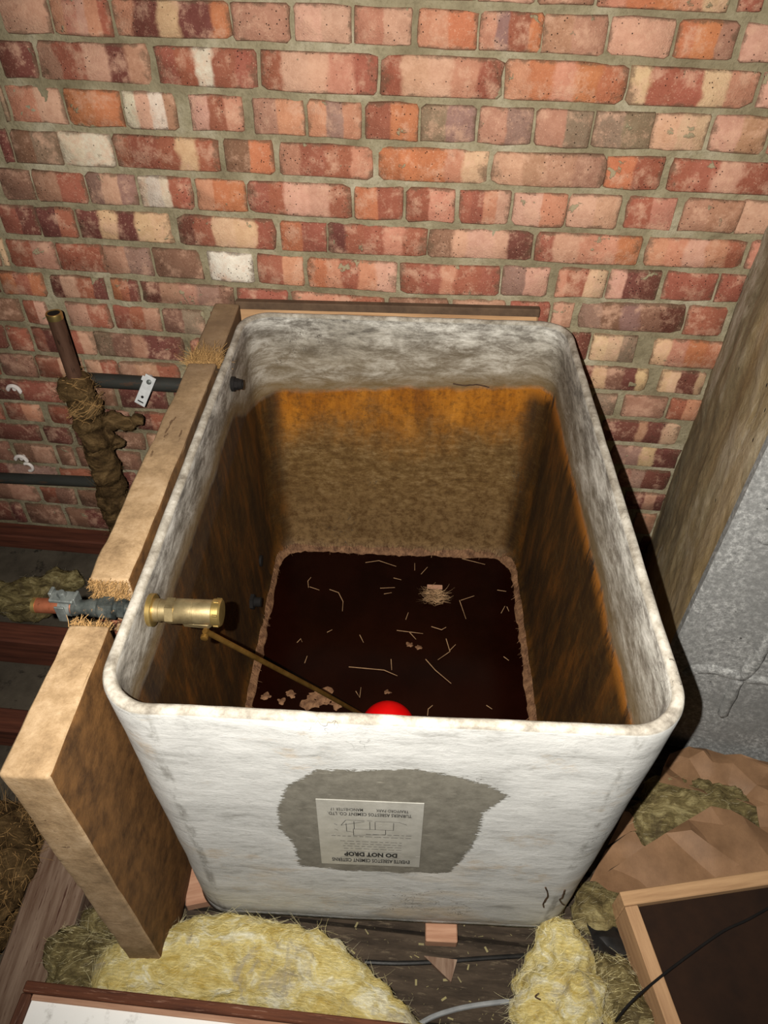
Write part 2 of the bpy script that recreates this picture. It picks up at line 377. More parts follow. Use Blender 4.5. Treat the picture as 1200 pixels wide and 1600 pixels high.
MT = dict(
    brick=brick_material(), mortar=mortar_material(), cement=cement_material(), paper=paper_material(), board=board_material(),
    yellow=fibre_material('yellow_glass_wool', sr(196, 170, 92), sr(224, 206, 138), sr(242, 236, 206), sr(176, 166, 146)),
    dirty=fibre_material('dirty_glass_wool', sr(70, 60, 40), sr(128, 114, 76), sr(176, 162, 116), sr(84, 72, 54)),
    wisp=simple('glass_fibre', sr(230, 214, 146), sr(234, 226, 188), 14), wisp2=simple('grey_glass_fibre', sr(168, 158, 128), sr(206, 198, 170), 14),
    dwisp=simple('dusty_glass_fibre', sr(150, 140, 96), sr(120, 110, 84), 40),
    hessian=fibre_material('hessian', sr(52, 40, 26), sr(92, 72, 46), sr(122, 98, 66), sr(66, 50, 32)),
    strand=simple('jute_strand', sr(130, 98, 58), sr(172, 136, 88), 60),
    straw=simple('dry_straw', sr(120, 92, 64), sr(164, 132, 98), 40),
    render=None, plaster=simple('dusty_plaster', sr(52, 46, 38), sr(88, 80, 68), 7, .95, .5, c3=sr(34, 29, 23)),
    dirt=simple('dusty_boards', sr(38, 31, 25), sr(78, 66, 54), 9, .95, .6, (1, 6, 1), .004, sr(98, 86, 70)),
    black=simple('black_plastic', sr(22, 22, 22), sr(40, 38, 36), 30, .4, .1),
    wood=timber('pale_sawn_wood', sr(156, 120, 86), sr(192, 154, 114), 5, 0), woody=timber('pale_sawn_wood_along', sr(152, 116, 84), sr(188, 150, 112), 5, 1),
    dwood=timber('dark_stained_wood', sr(66, 36, 24), sr(112, 66, 44), 5, 0, sr(150, 112, 92)),
    dwoody=timber('dark_stained_wood_along', sr(62, 36, 26), sr(110, 70, 50), 5, 1, sr(140, 108, 92)),
    joist=timber('old_joist_wood', sr(62, 32, 22), sr(98, 54, 38), 5, 0), joisty=timber('worn_joist_wood', sr(92, 66, 50), sr(146, 124, 106), 4, 1, sr(72, 42, 30)),
    block=timber('sawn_block_wood', sr(150, 108, 84), sr(186, 146, 120), 6, 0),
    white=simple('white_painted_board', sr(253, 253, 251), sr(248, 247, 243), 5, .6, .1, c3=sr(205, 203, 198)),
    hard=simple('dark_hardboard', sr(30, 17, 9), sr(44, 26, 14), 14, .9, .3),
    brass=simple('dull_brass', sr(126, 110, 78), sr(178, 160, 120), 40, .45, .25, Metallic=.85, dist=.001),
    bright=simple('bright_brass', sr(172, 144, 84), sr(206, 180, 116), 30, .34, .1, Metallic=.9),
    darkbrass=simple('tarnished_brass', sr(120, 88, 40), sr(168, 128, 66), 40, .42, .2, Metallic=.85),
    copper=simple('copper', sr(150, 84, 58), sr(190, 116, 84), 25, .45, .2, Metallic=.75, c3=sr(110, 66, 46)),
    oldcopper=simple('dull_copper', sr(70, 48, 36), sr(112, 82, 66), 25, .55, .2, (1, 1, .2), Metallic=.4, c3=sr(50, 34, 26)),
    verd=simple('tarnished_fitting', sr(34, 40, 40), sr(92, 96, 92), 40, .55, .3, Metallic=.55, c3=sr(150, 120, 88)),
    zinc=simple('galvanised_metal', sr(84, 88, 86), sr(128, 132, 128), 50, .5, .3, Metallic=.5),
    steel=simple('bright_zinc_strip', sr(206, 208, 208), sr(232, 234, 234), 60, .45, .1, Metallic=.35),
    clip=simple('white_clip_paint', sr(206, 196, 190), sr(232, 226, 220), 60, .6, .2),
    iron=simple('black_iron_pipe', sr(34, 36, 34), sr(58, 58, 54), 12, .5, .15, (.3, 1, 1), c3=sr(76, 56, 44)),
    red=simple('red_plastic', sr(206, 4, 6), sr(226, 10, 12), 20, .38, .05),
    sludge=simple('rust_sludge', sr(70, 44, 28), sr(140, 104, 74), 60, .8, .6, c3=sr(44, 20, 12)),
    water=None, grey=simple('grey_cable', sr(120, 122, 124), sr(150, 152, 152), 30, .5, .05),
    patch=None, foil=None, ink=simple('black_ink', sr(28, 26, 24), sr(36, 34, 30), 30), darkhole=simple('black_rubber', sr(12, 10, 9), sr(24, 20, 18), 30),
    twig=simple('dark_twig', sr(52, 38, 28), sr(80, 58, 42), 60), stain=simple('dark_brown_paper', sr(70, 54, 42), sr(98, 78, 60), 20, .8, .4))
def mk():
    t = NT('cement_render'); p = t.obj; a = t.noise(t.map(p, (1, 1, .7)), 6, 9, .7, .5); b = t.noise(p, 60, 6, .7); c = t.noise(t.map(p, (1, 1, .35)), 3, 6, .6)
    col = t.ramp(a, (.32, sr(84, 77, 60)), (.48, sr(132, 123, 98)), (.64, sr(184, 176, 158)))
    col = t.mix(t.ramp(c, (.45, 0.), (.62, .7)), col, sr(150, 124, 82))
    col = t.mix(t.ramp(t.noise(p, 17, 8, .75), (.6, 0.), (.7, .7)), col, sr(84, 72, 54))
    col = t.mix(t.ramp(t.noise(t.map(p, (1, 1, .5)), 10, 9, .75), (.62, 0.), (.7, .6)), col, sr(186, 178, 164))
    pit = t.ramp(t.voro(p, 26), (.07, 1.), (.11, 0.)); pit = t.math('MULTIPLY', pit, t.ramp(t.noise(p, 9, 2), (.54, 0.), (.6, 1.)))
    col = t.mix(pit, col, sr(40, 34, 26))
    MT['render'] = t.done(col, t.math('ADD', t.math('MULTIPLY', a, 1.2), t.math('SUBTRACT', t.math('MULTIPLY', b, .4), pit)), .7, .008, .95)
    t = NT('speckled_grey_cement'); p = t.obj; a = t.noise(p, 95, 9, .85); c = t.noise(p, 7, 8, .7)
    col = t.ramp(a, (.36, sr(86, 86, 85)), (.5, sr(134, 134, 132)), (.62, sr(188, 188, 185)))
    col = t.mix(t.ramp(c, (.42, .7), (.56, 0.)), col, sr(112, 112, 110))
    pit = t.math('MULTIPLY', t.ramp(t.voro(p, 45), (.06, 1.), (.12, 0.)), t.ramp(t.noise(p, 12, 2), (.52, 0.), (.58, 1.)))
    col = t.mix(pit, col, sr(64, 62, 58))
    MT['slab'] = t.done(col, t.math('SUBTRACT', a, pit), .45, .003, .95)
    t = NT('still_rusty_water'); f = t.noise(t.obj, 7, 4)
    MT['water'] = t.done(t.ramp(f, (.4, sr(16, 3, 1)), (.6, sr(22, 5, 2))), t.noise(t.obj, 30, 2), .05, .001, .16, **{'Specular IOR Level': .12})
    t = NT('bare_grey_cement'); p = t.obj; a = t.noise(p, 40, 8, .7); b = t.noise(t.map(p, (1, 1, 4)), 30, 7, .7)
    col = t.ramp(a, (.3, sr(88, 84, 75)), (.7, sr(122, 118, 107)))
    col = t.mix(t.ramp(b, (.6, 0.), (.72, .5)), col, sr(186, 180, 164))
    al = t.attr('patch_edge'); al = t.math('ADD', al, t.math('MULTIPLY', t.math('SUBTRACT', t.noise(t.map(p, (1, 1, 3.5)), 60, 7, .75), .5), 1.3))
    t.put(t.b.inputs['Alpha'], t.step(al, .38, .46))
    MT['patch'] = t.done(col, a, .4, .002, .9)
    t = NT('silver_foil_label'); p = t.obj; a = t.noise(p, 30, 6, .7); s = t.ramp(t.noise(t.map(p, (1, 1, 3)), 46, 3), (.70, 0.), (.73, 1.))
    col = t.mix(s, t.ramp(a, (.3, sr(150, 148, 140)), (.7, sr(178, 176, 168))), sr(226, 225, 220))
    MT['foil'] = t.done(col, a, .3, .001, .42, Metallic=.25)
mk()

# ------------------------------------------------------------------ structure: brick wall
JL = {50: [-12, 59, 130, 199, 262, 319, 373, 424, 466, 510, 553, 593, 630, 663, 693, 726, 758, 787, 820],
      600: [3, 78, 156, 225, 288, 350, 406, 462], 1000: [21, 97, 170, 240, 303, 365, 420, 473, 524, 573, 616, 656, 696, 733, 768, 800, 837, 868, 898]}
def joint_z(k, x):
    """height of mortar joint k on the wall at x"""
    if k < 0: return joint_z(0, x) + .0745*(-k)
    pts = []
    for u, vs in JL.items():
        if k < len(vs): q = WY(u, vs[k]); pts.append((q.x, q.z))
    pts.sort()
    if len(pts) == 3 and x > pts[1][0]: (a, za), (b, zb) = pts[1], pts[2]
    else: (a, za), (b, zb) = pts[0], pts[1]
    return za + (zb-za)*(x-a)/(b-a)
def px_to_x(u, k):
    """wall x of column u in the middle of course k (between joints k and k+1)"""
    v = 400
    for _ in range(12):
        q = WY(u, v); zt = (joint_z(k, q.x)+joint_z(k+1, q.x))/2
        v += (q.z-zt)*450
    return WY(u, v).x
ROWS = {
 -1: '0-40:s 44-130:t 134-230:p 236-330:s 336-430:t 436-534:s 540-645:c 650-745:s 750-840:p 845-934:t 937-1145:soosc 1160-1200:r',
 0: '0-75:p 80-173:sspsr 176-360:sdcdo 362-453:t 458-548:pp 553-644:sp 653-747:so 750-848:smro 847-948:tt 953-1052:p 1058-1150:oot 1160-1235:p',
 1: '0-55:dd 58-233:trpdt 243-402:rrwrr 408-590:rppsr 594-785:rppsr 788-978:sosoo 982-1182:crrcs 1188-1290:p',
 2: '0-8:g 12-98:sp 102-190:oo 193-275:wpwt 296-380:prs 395-475:ts 480-565:sms 570-653:ro 657-743:gm 748-832:tm 836-924:tg 928-1020:gg 1018-1106:pc 1112-1200:pt 1206-1290:s',
 3: '0-15:d 18-93:bg 92-175:ww 178-343:rrrcr 350-427:bo 437-582:srrs 590-762:ooosc 768-945:pttt 946-1035:or 1046-1240:rrprr',
 4: '0-50:b 53-133:tr 135-213:mpm 217-300:wwwrr 306-385:soo 388-548:rrppr 553-630:or 634-711:rs 717-796:rrsp 801-885:ps 887-968:pp 978-1055:rs 1065-1157:tt 1155-1230:p',
 5: '0-58:rd 60-118:dr 120-268:dcdcc 278-430:drccr 437-510:or 512-667:drrsr 670-832:bpppd 836-1000:rpsso 1010-1163:sspsr 1170-1240:s',
 6: '-80--4:t 0-8:c 12-88:rt 90-163:rr 162-237:tm 240-315:b 325-395:W 402-475:rs 480-620:osrsp 625-780:rrsrr 784-857:mp 870-947:srrcc 950-1030:pdd 1037-1118:r 1122-1160:r',
 7: '-90--6:d 0-70:oro 80-165:dprd 174-217:ord 222-365:dttmb 370-450:r 456-600:sr 606-700:b 706-790:t 796-858:r 862-895:pt 905-1068:mbmbd 1072-1133:r',
 8: '-40-33:b 38-75:rp 105-172:pr 178-250:rrt 255-320:bg 890-920:d 923-993:ccg 1020-1130:csoo',
 9: '-60-9:d 13-48:r 52-148:rdprp 150-285:gbtdd 907-1010:dcbdc 1030-1100:ccddc',
 10: '-90--4:r 0-55:bb 58-130:rp 135-185:pr 187-280:ttr 925-962:g 973-1040:t 1045-1093:rs',
 11: '-30-97:dr 102-180:b 186-260:d 940-1060:ddtdc',
 12: '-60-3:r 8-65:rs 77-145:rd 150-205:d 212-262:dr 955-1060:mmcdd',
 13: '-30-63:d 70-110:d 118-150:d 156-225:b 230-252:t 965-1045:bmdd',
 14: '-40-18:b 24-85:bt 92-115:b 122-145:b 152-220:b 975-1037:ddtd',
 15: '-60-90:dm 95-145:r 150-215:d 990-1022:tt',
 16: '-30-60:bt 65-118:rb 124-200:b 1000-1018:d',
 17: '-40-18:d 20-37:d 43-100:b 105-170:bd'}
PAL = dict(p=sr(206, 162, 138), w=sr(214, 202, 182), W=sr(232, 224, 214), o=sr(192, 124, 88), r=sr(160, 98, 78), s=sr(196, 140, 114), d=sr(116, 70, 60),
           g=sr(142, 122, 102), b=sr(138, 102, 84), c=sr(212, 180, 144), t=sr(176, 134, 110), m=sr(152, 120, 108))
rb = R(11)
def jitc(c):
    k = rb.uniform(.9, 1.1); return [min(1, c[0]*k), c[1]*k*rb.uniform(.95, 1.05), c[2]*k*rb.uniform(.93, 1.07)]
def brick_mesh(x0, x1, k):
    xm = (x0+x1)/2
    g = .0062
    tl, tr_, bl, br = joint_z(k, x0)-g, joint_z(k, x1)-g, joint_z(k+1, x0)+g, joint_z(k+1, x1)+g
    zm = (tl+tr_+bl+br)/4; L = x1-x0
    def P(s, q):   # s 0..1 across, q 0..1 up
        return x0+L*s, (bl+(br-bl)*s)*(1-q)+(tl+(tr_-tl)*s)*q
    j = lambda a: rb.uniform(-a, a)
    c = [rb.choice((.03, .05, .08, .13)) for _ in range(8)]
    out = [(c[0]*.6, 0), (.5+j(.15), j(.02)), (1-c[1]*.6, 0), (1, c[2]), (1+j(.01), .5+j(.2)), (1, 1-c[3]), (1-c[4]*.6, 1), (.5+j(.2), 1+j(.02)), (c[5]*.6, 1), (0, 1-c[6]), (j(.01), .5+j(.2)), (0, c[7])]
    out = [(s+j(.012), q+j(.035)) for s, q in out]
    n = len(out); proud = rb.uniform(-.003, .0015); tilt = j(.002)
    vs, uvs = [], []
    for ins, dep in ((.035, 0), (0, .0035), (0, .022)):
        for s, q in out:
            s2 = .5+(s-.5)*(1-ins*(.075/L)*1.6); q2 = .5+(q-.5)*(1-ins*2.4)
            x, z = P(s2, q2); vs.append((x-xm, dep-proud*1 + (tilt*(s-.5) if dep < .02 else 0), z-zm)); uvs.append((s2, q2))
    fs = [tuple(range(n))]
    for a in (0, n):
        for i in range(n): fs.append((a+i, a+n+i, a+n+(i+1) % n, a+(i+1) % n))
    me = bpy.data.meshes.new('brick'); me.from_pydata(vs, [], fs)
    ul = me.uv_layers.new(name='UVMap')
    for l in me.loops: ul.data[l.index].uv = uvs[l.vertex_index]
    me.materials.append(MT['brick']); me.update()
    me.polygons.foreach_set('use_smooth', [True]*len(me.polygons))
    return me, xm, zm
def add_brick(x0, x1, k, codes, parent):
    me, xm, zm = brick_mesh(x0, x1, k)
    o = bpy.data.objects.new('brick', me); COL.objects.link(o); o.parent = parent
    o.location = (xm, WALLY, zm)
    n = len(codes); ed = [min(.99, (i+1)/n+rb.uniform(-.04, .04)) for i in range(n-1)]+[2, 2, 2, 2]
    cs = [jitc(PAL[c]) for c in codes]; cs += [cs[-1]]*(5-n)
    for i in range(5): o['band_colour_%d' % i] = cs[i]
    o['band_edges'] = ed[:3]; o['band_edge_last'] = float(ed[3])
    return o
# mortar bed as a relief grid
NX, NZ = 300, 250; X0, X1, Z0, Z1 = -1.35, .66, -.1, 1.66
vs, fs = [], []
for j in range(NZ+1):
    for i in range(NX+1):
        x = X0+(X1-X0)*i/NX; z = Z0+(Z1-Z0)*j/NZ
        h = .0062 + .0035*fbm((x, 3, z), 38, 4) + .003*fbm((x, 9, z), 9, 3)
        vs.append((x, WALLY+h, z))
for j in range(NZ):
    for i in range(NX):
        a = j*(NX+1)+i; fs.append((a, a+1, a+NX+2, a+NX+1))
b0 = len(vs); vs += [(X0, WALLY+.2, Z0), (X1, WALLY+.2, Z0), (X1, WALLY+.2, Z1), (X0, WALLY+.2, Z1)]; fs.append((b0, b0+3, b0+2, b0+1))
wall = tag(pyd('wall_back', vs, fs, MT['mortar'], smooth=True), 'old red brick gable wall with wide lime mortar joints', kind='structure')
NB = 0
for k, row in ROWS.items():
    for it in row.split():
        rng, codes = it.rsplit(':', 1)
        i = rng.index('-', 1); u0, u1 = float(rng[:i]), float(rng[i+1:])
        add_brick(px_to_x(u0, k), px_to_x(u1, k), k, codes, wall); NB += 1
# courses hidden behind the cistern, and the last bricks beyond the left edge
FILL = {8: (322, 886), 9: (290, 903), 10: (286, 920), 11: (266, 935), 12: (268, 950), 13: (258, 960), 14: (226, 970), 15: (220, 985), 16: (206, 996), 17: (176, 985)}
for k, (a, b) in FILL.items():
    xa, xb = px_to_x(a, k)+.012, px_to_x(b, k)-.012; x = xa
    while x < xb-.05:
        L = min(rb.choice((.212, .1)), xb-x)
        add_brick(x, x+L, k, rb.choice(('d', 'b', 'r', 't', 'rd', 'drcd')), wall); NB += 1; x += L+.012
for k in range(0, 7):
    xe = px_to_x(0, k)-.014
    for q in range(2): add_brick(xe-.1, xe, k, rb.choice(('d', 'b', 'r', 't')), wall); xe -= .114; NB += 1
print('bricks', NB)

# rendered pier on the right, its flank turned a little from the wall
SX, SY = .497, .907            # front left foot of the grey slab
pa, pb = V((SX+.014, SY+.03)), V((.628, WALLY+.01))
NU, NV = 60, 160; vs, fs = [], []
for j in range(NV+1):
    for i in range(NU+1):
        q = pa.lerp(pb, i/NU); z = -.1+2.0*j/NV
        n = V((-(pb-pa).y, (pb-pa).x)).normalized()
        h = .005*fbm((q.x*4, q.y, z), 7, 4)+.002*fbm((1, q.y, z), 50, 3)
        if i == NU: h = 0
        vs.append((q.x+n.x*h, q.y+n.y*h, z))
for j in range(NV):
    for i in range(NU):
        a = j*(NU+1)+i; fs.append((a, a+NU+1, a+NU+2, a+1))
b0 = len(vs); far = [(pa.x+.6, pa.y), (pb.x+.6, pb.y)]
vs += [(far[0][0], far[0][1], -.1), (far[1][0], far[1][1], -.1), (far[1][0], far[1][1], 1.9), (far[0][0], far[0][1], 1.9)]
c = [0, NU, NV*(NU+1)+NU, NV*(NU+1)]
fs += [(b0, c[0], c[3], b0+3), (b0, b0+3, b0+2, b0+1)]
tag(pyd('wall_right', vs, fs, MT['render'], smooth=True), 'rough brown grey cement rendered pier right of the brick wall', kind='structure')
edge_split(bpy.data.objects['wall_right'], 50)

# floor: plaster between the joists, dusty boards around the cistern
FZ = -.1
vs, fs = [], []
n = 90
for j in range(n+1):
    for i in range(n+1):
        x = -1.6+2.8*i/n; y = -.25+1.8*j/n
        vs.append((x, y, FZ+.006*fbm((x, y, 0), 9, 4)))
for j in range(n):
    for i in range(n):
        a = j*(n+1)+i; fs.append((a, a+1, a+n+2, a+n+1))
floor = tag(pyd('floor', vs, fs, MT['plaster'], smooth=True), 'dusty lath and plaster between the loft joists', kind='structure')
y = -.12
rf = R(4)
while y < 1.34:
    wd = rf.uniform(.13, .17)
    x0 = -.5+rf.uniform(-.02, .02); x1 = 1.05
    if y > .9: x1 = .5
    bm = bmesh.new(); boxbm(bm, ((x0+x1)/2, y+wd/2, .012+rf.uniform(-.002, .002)), (x1-x0, wd-.006, .022), None, .002)
    o = obj('floor_board', bm, MT['dirt'], floor); y += wd

exec_parts = []
# ------------------------------------------------------------------ the cistern
TH = .058; TC = V((-.0535, .9505, 0)); TW, TL = .719, 1.001; TB, TT = .052, .75   # yaw, centre, width, length, bottom, rim
TM = M.Translation((TC.x, TC.y, TB)) @ M.Rotation(TH, 4, 'Z')
TX, TY = V((math.cos(TH), math.sin(TH), 0)), V((-math.sin(TH), math.cos(TH), 0))
def ring(w, l, r, n=14, side=10):
    """rounded rectangle, counter clockwise from front left"""
    pts = []
    for cx, cy, a0 in ((w/2-r, -l/2+r, -90), (w/2-r, l/2-r, 0), (-w/2+r, l/2-r, 90), (-w/2+r, -l/2+r, 180)):
        arc = [(cx+r*math.cos(math.radians(a0+90*i/n)), cy+r*math.sin(math.radians(a0+90*i/n))) for i in range(n+1)]
        if pts:
            p, q = pts[-1], arc[0]
            pts += [(p[0]+(q[0]-p[0])*i/side, p[1]+(q[1]-p[1])*i/side) for i in range(1, side)]
        pts += arc
    p, q = pts[-1], pts[0]
    pts += [(p[0]+(q[0]-p[0])*i/side, p[1]+(q[1]-p[1])*i/side) for i in range(1, side)]
    return pts
H = TT-TB; TKN = .0155
prof = []   # (inset, z, radius, inner)
TAPER = .014
def tap(z): return TAPER*(1-z/H)
prof.append((.06, .0, .05, 0)); prof.append((.014, .001, .062, 0)); prof.append((.004+TAPER, .006, .066, 0)); prof.append((TAPER, .016, .07, 0))
for i in range(1, 26):
    z = .016+(H-.02)*i/25*.994; prof.append((tap(z), z, .07, 0))
prof += [(.001, H-.004, .07, 0), (.003, H-.001, .069, 0), (.006, H, .068, .3), (.010, H, .066, .6), (.0135, H-.002, .062, 1), (TKN, H-.006, .06, 1)]
zin = .01; RF = .06
for i in range(1, 26):
    z = H-.006-(H-.006-zin-RF)*i/25; prof.append((TKN+tap(z), z, .06, 1))
for i in range(1, 9):
    a = math.radians(90*i/8); z = zin+RF*(1-math.sin(a)); prof.append((TKN+tap(z)+RF*(1-math.cos(a)), z, (.06+.02*i/8), 1))
prof.append((.25, zin, .05, 1))
cist = empty('water_cistern', (TC.x, TC.y, TB), TH, 'large pale grey cement water cistern with rounded corners and rust stained inside', 'cistern')
vs, fs, att = [], [], []
n = None
for ins, z, r, inn in prof:
    ey = .035*(1-z/H) if inn == 1 else 0
    rg = ring(TW-2*ins, TL-2*(ins+ey), max(r, .02), 14, 26)
    n = len(rg)
    for x, y in rg:
        p = V((x, y, z)); k = fbm(p, 6, 3)*.0022
        nx = V((x/TW, y/TL, 0)).normalized()
        dz = 0
        if H-.003 < z+.001: dz = .0016*fbm(p, 26, 4)
        vs.append((x+nx.x*k, y+nx.y*k, z+dz+ (.004*(x/TW) if z > .3 else 0)*0)); att.append(inn)
for a in range(len(prof)-1):
    for i in range(n):
        fs.append((a*n+i, a*n+(i+1) % n, (a+1)*n+(i+1) % n, (a+1)*n+i))
fs.append(tuple(range(n))[::-1]); fs.append(tuple((len(prof)-1)*n+i for i in range(n)))
body = pyd('tank_body', vs, fs, MT['cement'], cist, True)
at = body.data.attributes.new('inner', 'FLOAT', 'POINT'); at.data.foreach_set('value', att)
def TP(x, y, z): return TM @ V((x, y, z))
def loc(p): return TM.inverted() @ p
FN = TY.copy(); FP = TP(0, -TL/2+TAPER*.5, 0)
def front(u, v):
    """point of the cistern's front face seen at u, v, in the cistern's own frame"""
    q = loc(WP(u, v, FP, FN)); return q
def front_y(z): return -TL/2+tap(z)
# bare patch where the paint was left off
PP = [(437, 1260), (452, 1222), (500, 1195), (560, 1197), (600, 1196), (640, 1195), (700, 1203), (760, 1220), (790, 1237), (752, 1262), (742, 1305), (722, 1338), (700, 1362), (620, 1362), (540, 1358), (470, 1350), (462, 1318), (440, 1290)]
poly = [(front(*q).x, front(*q).z) for q in PP]
xs = [a for a, b in poly]; zs = [b for a, b in poly]
vs, fs, att = [], [], []; nx_, nz_ = 90, 60
ax0, ax1, az0, az1 = min(xs)-.02, max(xs)+.02, min(zs)-.02, max(zs)+.02
def dpoly(x, z):
    d = 9
    for i in range(len(poly)):
        a, b = V(poly[i]), V(poly[(i+1) % len(poly)]); ab = b-a; t = max(0, min(1, (V((x, z))-a).dot(ab)/ab.length_squared)); d = min(d, (a+ab*t-V((x, z))).length)
    return d if inpoly(x, z, poly) else -d
for j in range(nz_+1):
    for i in range(nx_+1):
        x = ax0+(ax1-ax0)*i/nx_; z = az0+(az1-az0)*j/nz_
        vs.append((x, front_y(z)-.0022-.0005, z)); att.append(max(0, min(1, .5+dpoly(x, z)/.03)))
for j in range(nz_):
    for i in range(nx_):
        a = j*(nx_+1)+i
        q = [a, a+1, a+nx_+2, a+nx_+1]
        if max(att[i_] for i_ in q) > .0: fs.append(tuple(q))
pt = pyd('bare_patch', vs, fs, MT['patch'], cist); tag(pt, 'bare darker grey cement patch around the foil label')
at = pt.data.attributes.new('patch_edge', 'FLOAT', 'POINT'); at.data.foreach_set('value', att)
# foil label, upside down as it was delivered
q = [front(*c) for c in ((494, 1241), (663, 1248), (655, 1352), (503, 1346))]
LC = sum(q, V())/4; LW = ((q[1].x-q[0].x)+(q[2].x-q[3].x))/2; LH = ((q[0].z-q[3].z)+(q[1].z-q[2].z))/2
ltilt = math.atan2(q[1].z-q[0].z+q[2].z-q[3].z, q[1].x-q[0].x+q[2].x-q[3].x)
LY = front_y(LC.z)-.0036
lab = pyd('foil_label', [(p.x, front_y(p.z)-.0042, p.z) for p in (q[3], q[2], q[1], q[0])] + [(p.x, front_y(p.z)-.003, p.z) for p in (q[3], q[2], q[1], q[0])],
          [(0, 1, 2, 3), (0, 4, 5, 1), (1, 5, 6, 2), (2, 6, 7, 3), (3, 7, 4, 0)], MT['foil'], cist)
tag(lab, 'silver foil instruction label fixed upside down')
RX, RY = V((-math.cos(ltilt), 0, -math.sin(ltilt))), V((math.sin(ltilt), 0, -math.cos(ltilt)))   # reading directions of the label
def lp(a, b, d=.0005):
    r = V((LC.x, 0, LC.z)) + RX*a + RY*b; r.y = front_y(r.z)-.0042-d; return r
def text(s, a, b, h, wd, bold=0, name='lettering'):
    c = bpy.data.curves.new(name, 'FONT'); c.body = s; c.size = 1; c.align_x = 'CENTER'; c.align_y = 'CENTER'; c.offset = bold; c.resolution_u = 2
    o = bpy.data.objects.new(name, c); COL.objects.link(o); bpy.context.view_layer.update()
    me = bpy.data.meshes.new_from_object(o.evaluated_get(bpy.context.evaluated_depsgraph_get()))
    bpy.data.objects.remove(o); X = [v.co.x for v in me.vertices]; Y = [v.co.y for v in me.vertices]
    sx = wd/(max(X)-min(X)); sy = h/(max(Y)-min(Y)); mx, my = (max(X)+min(X))/2, (max(Y)+min(Y))/2
    for v in me.vertices: v.co = lp(a+(v.co.x-mx)*sx, b+(v.co.y-my)*sy)
    me.name = name; return link(name, me, MT['ink'], lab)
hw, hh = LW/2, LH/2
text('EVERITE ASBESTOS CEMENT CISTERNS', .0, hh*.83, LH*.062, LW*.8, .02)
text('DO NOT DROP', .0, hh*.62, LH*.075, LW*.54, .05)
text('TURNERS ASBESTOS CEMENT CO. LTD.', .0, -hh*.64, LH*.045, LW*.78, .012)
text('TRAFFORD PARK', -hw*.42, -hh*.765, LH*.04, LW*.3, .005)
text('MANCHESTER 17', hw*.42, -hh*.765, LH*.04, LW*.3, .005)
bm = bmesh.new()
def stroke(a0, b0, a1, b1, t=.00045):
    d = V((a1-a0, b1-b0)); n_ = V((-d.y, d.x)).normalized()*t
    bm.faces.new([bm.verts.new(lp(*x)) for x in ((a0+n_.x, b0+n_.y), (a0-n_.x, b0-n_.y), (a1-n_.x, b1-n_.y), (a1+n_.x, b1+n_.y))])
stroke(-hw*.62, hh*.72, hw*.62, hh*.72, .0003); stroke(-hw*.62, hh*.52, hw*.62, hh*.52, .0003)
rt = R(5)
for li, (b_, x0, x1) in enumerate(((.43, -.62, .6), (.35, -.62, .6), (.27, -.62, .6), (.19, -.62, .6), (.03, -.8, .8), (-.05, -.8, .1))):
    x = x0   # worn lines too small to read: broken strokes where the words stand
    while x < x1-.05:
        L = rt.uniform(.05, .14)
        y0 = hh*b_; stroke(hw*x, y0, hw*min(x+L, x1), y0, .00055); x += L+.04
for a0, b0, a1, b1 in ((-.55, -.45, -.1, -.45), (-.55, -.45, -.7, -.38), (.1, -.43, .55, -.3), (.55, -.3, .45, -.46), (.45, -.46, .1, -.46), (-.05, -.46, .05, -.46),
                       (-.45, -.42, -.45, -.2), (-.45, -.2, -.3, -.2), (-.1, -.43, -.1, -.2), (0, -.43, 0, -.2), (.3, -.43, .3, -.2), (.45, -.36, .45, -.12), (-.3, -.2, .32, -.2), (-.3, -.2, -.3, -.06), (-.3, -.06, .32, .0), (.32, -.2, .32, .0), (.45, -.12, .32, -.1),
                       (.62, -.3, .68, -.34), (.62, -.14, .68, -.18)):
    stroke(a0*hw, b0*hh, a1*hw, b1*hh, .0004)
obj('label_drawing', bm, MT['ink'], lab)
# water, and the sludge fringe round it
WL = .03                                     # water level above the cistern's foot
wi = TKN+tap(WL)+RF*(1-math.cos(math.asin(max(0, min(1, 1-(WL-zin)/RF)))))
EY = .035*(1-WL/H); rg = ring(TW-2*wi-.001, TL-2*(wi+EY)-.001, .062)
vs = [(x, y, WL) for x, y in rg]+[(x*.95, y*.95, zin+.006) for x, y in rg]; n = len(rg)
fs = [tuple(range(n))]+[(i, n+i, n+(i+1) % n, (i+1) % n) for i in range(n)]+[tuple(range(n, 2*n))[::-1]]
wat = pyd('water', vs, fs, MT['water']); wat.location = (TC.x, TC.y, TB); wat.rotation_euler = (0, 0, TH)
tag(wat, 'still dark red brown water in the bottom of the cistern', 'water', kind='stuff')
bm = bmesh.new(); rk = R(8)
rg = ring(TW-2*wi, TL-2*(wi+EY), .062, 14, 60)
N = len(rg); prev = None; first = None
for i in range(N+1):
    x, y = rg[i % N]; nrm = V((-x/TW, -y/TL, 0)).normalized()
    a = fbm((x, y, 1), 24, 4)
    up = .014+.012*a; inn_ = .007+.007*a
    o_ = [V((x, y, WL+up))-nrm*.008, V((x, y, WL+up*.5))+nrm*.003, V((x, y, WL+.001))+nrm*inn_]
    cur = [bm.verts.new(p+V((0, 0, rk.uniform(-.002, .002)))) for p in o_] if i < N else first
    if prev:
        for k in range(2): bm.faces.new((prev[k], prev[k+1], cur[k+1], cur[k]))
    else: first = cur
    prev = cur
tag(obj('sludge_fringe', bm, MT['sludge'], cist, True), 'crusty pinkish brown fringe at the waterline', kind='stuff')
sd = []
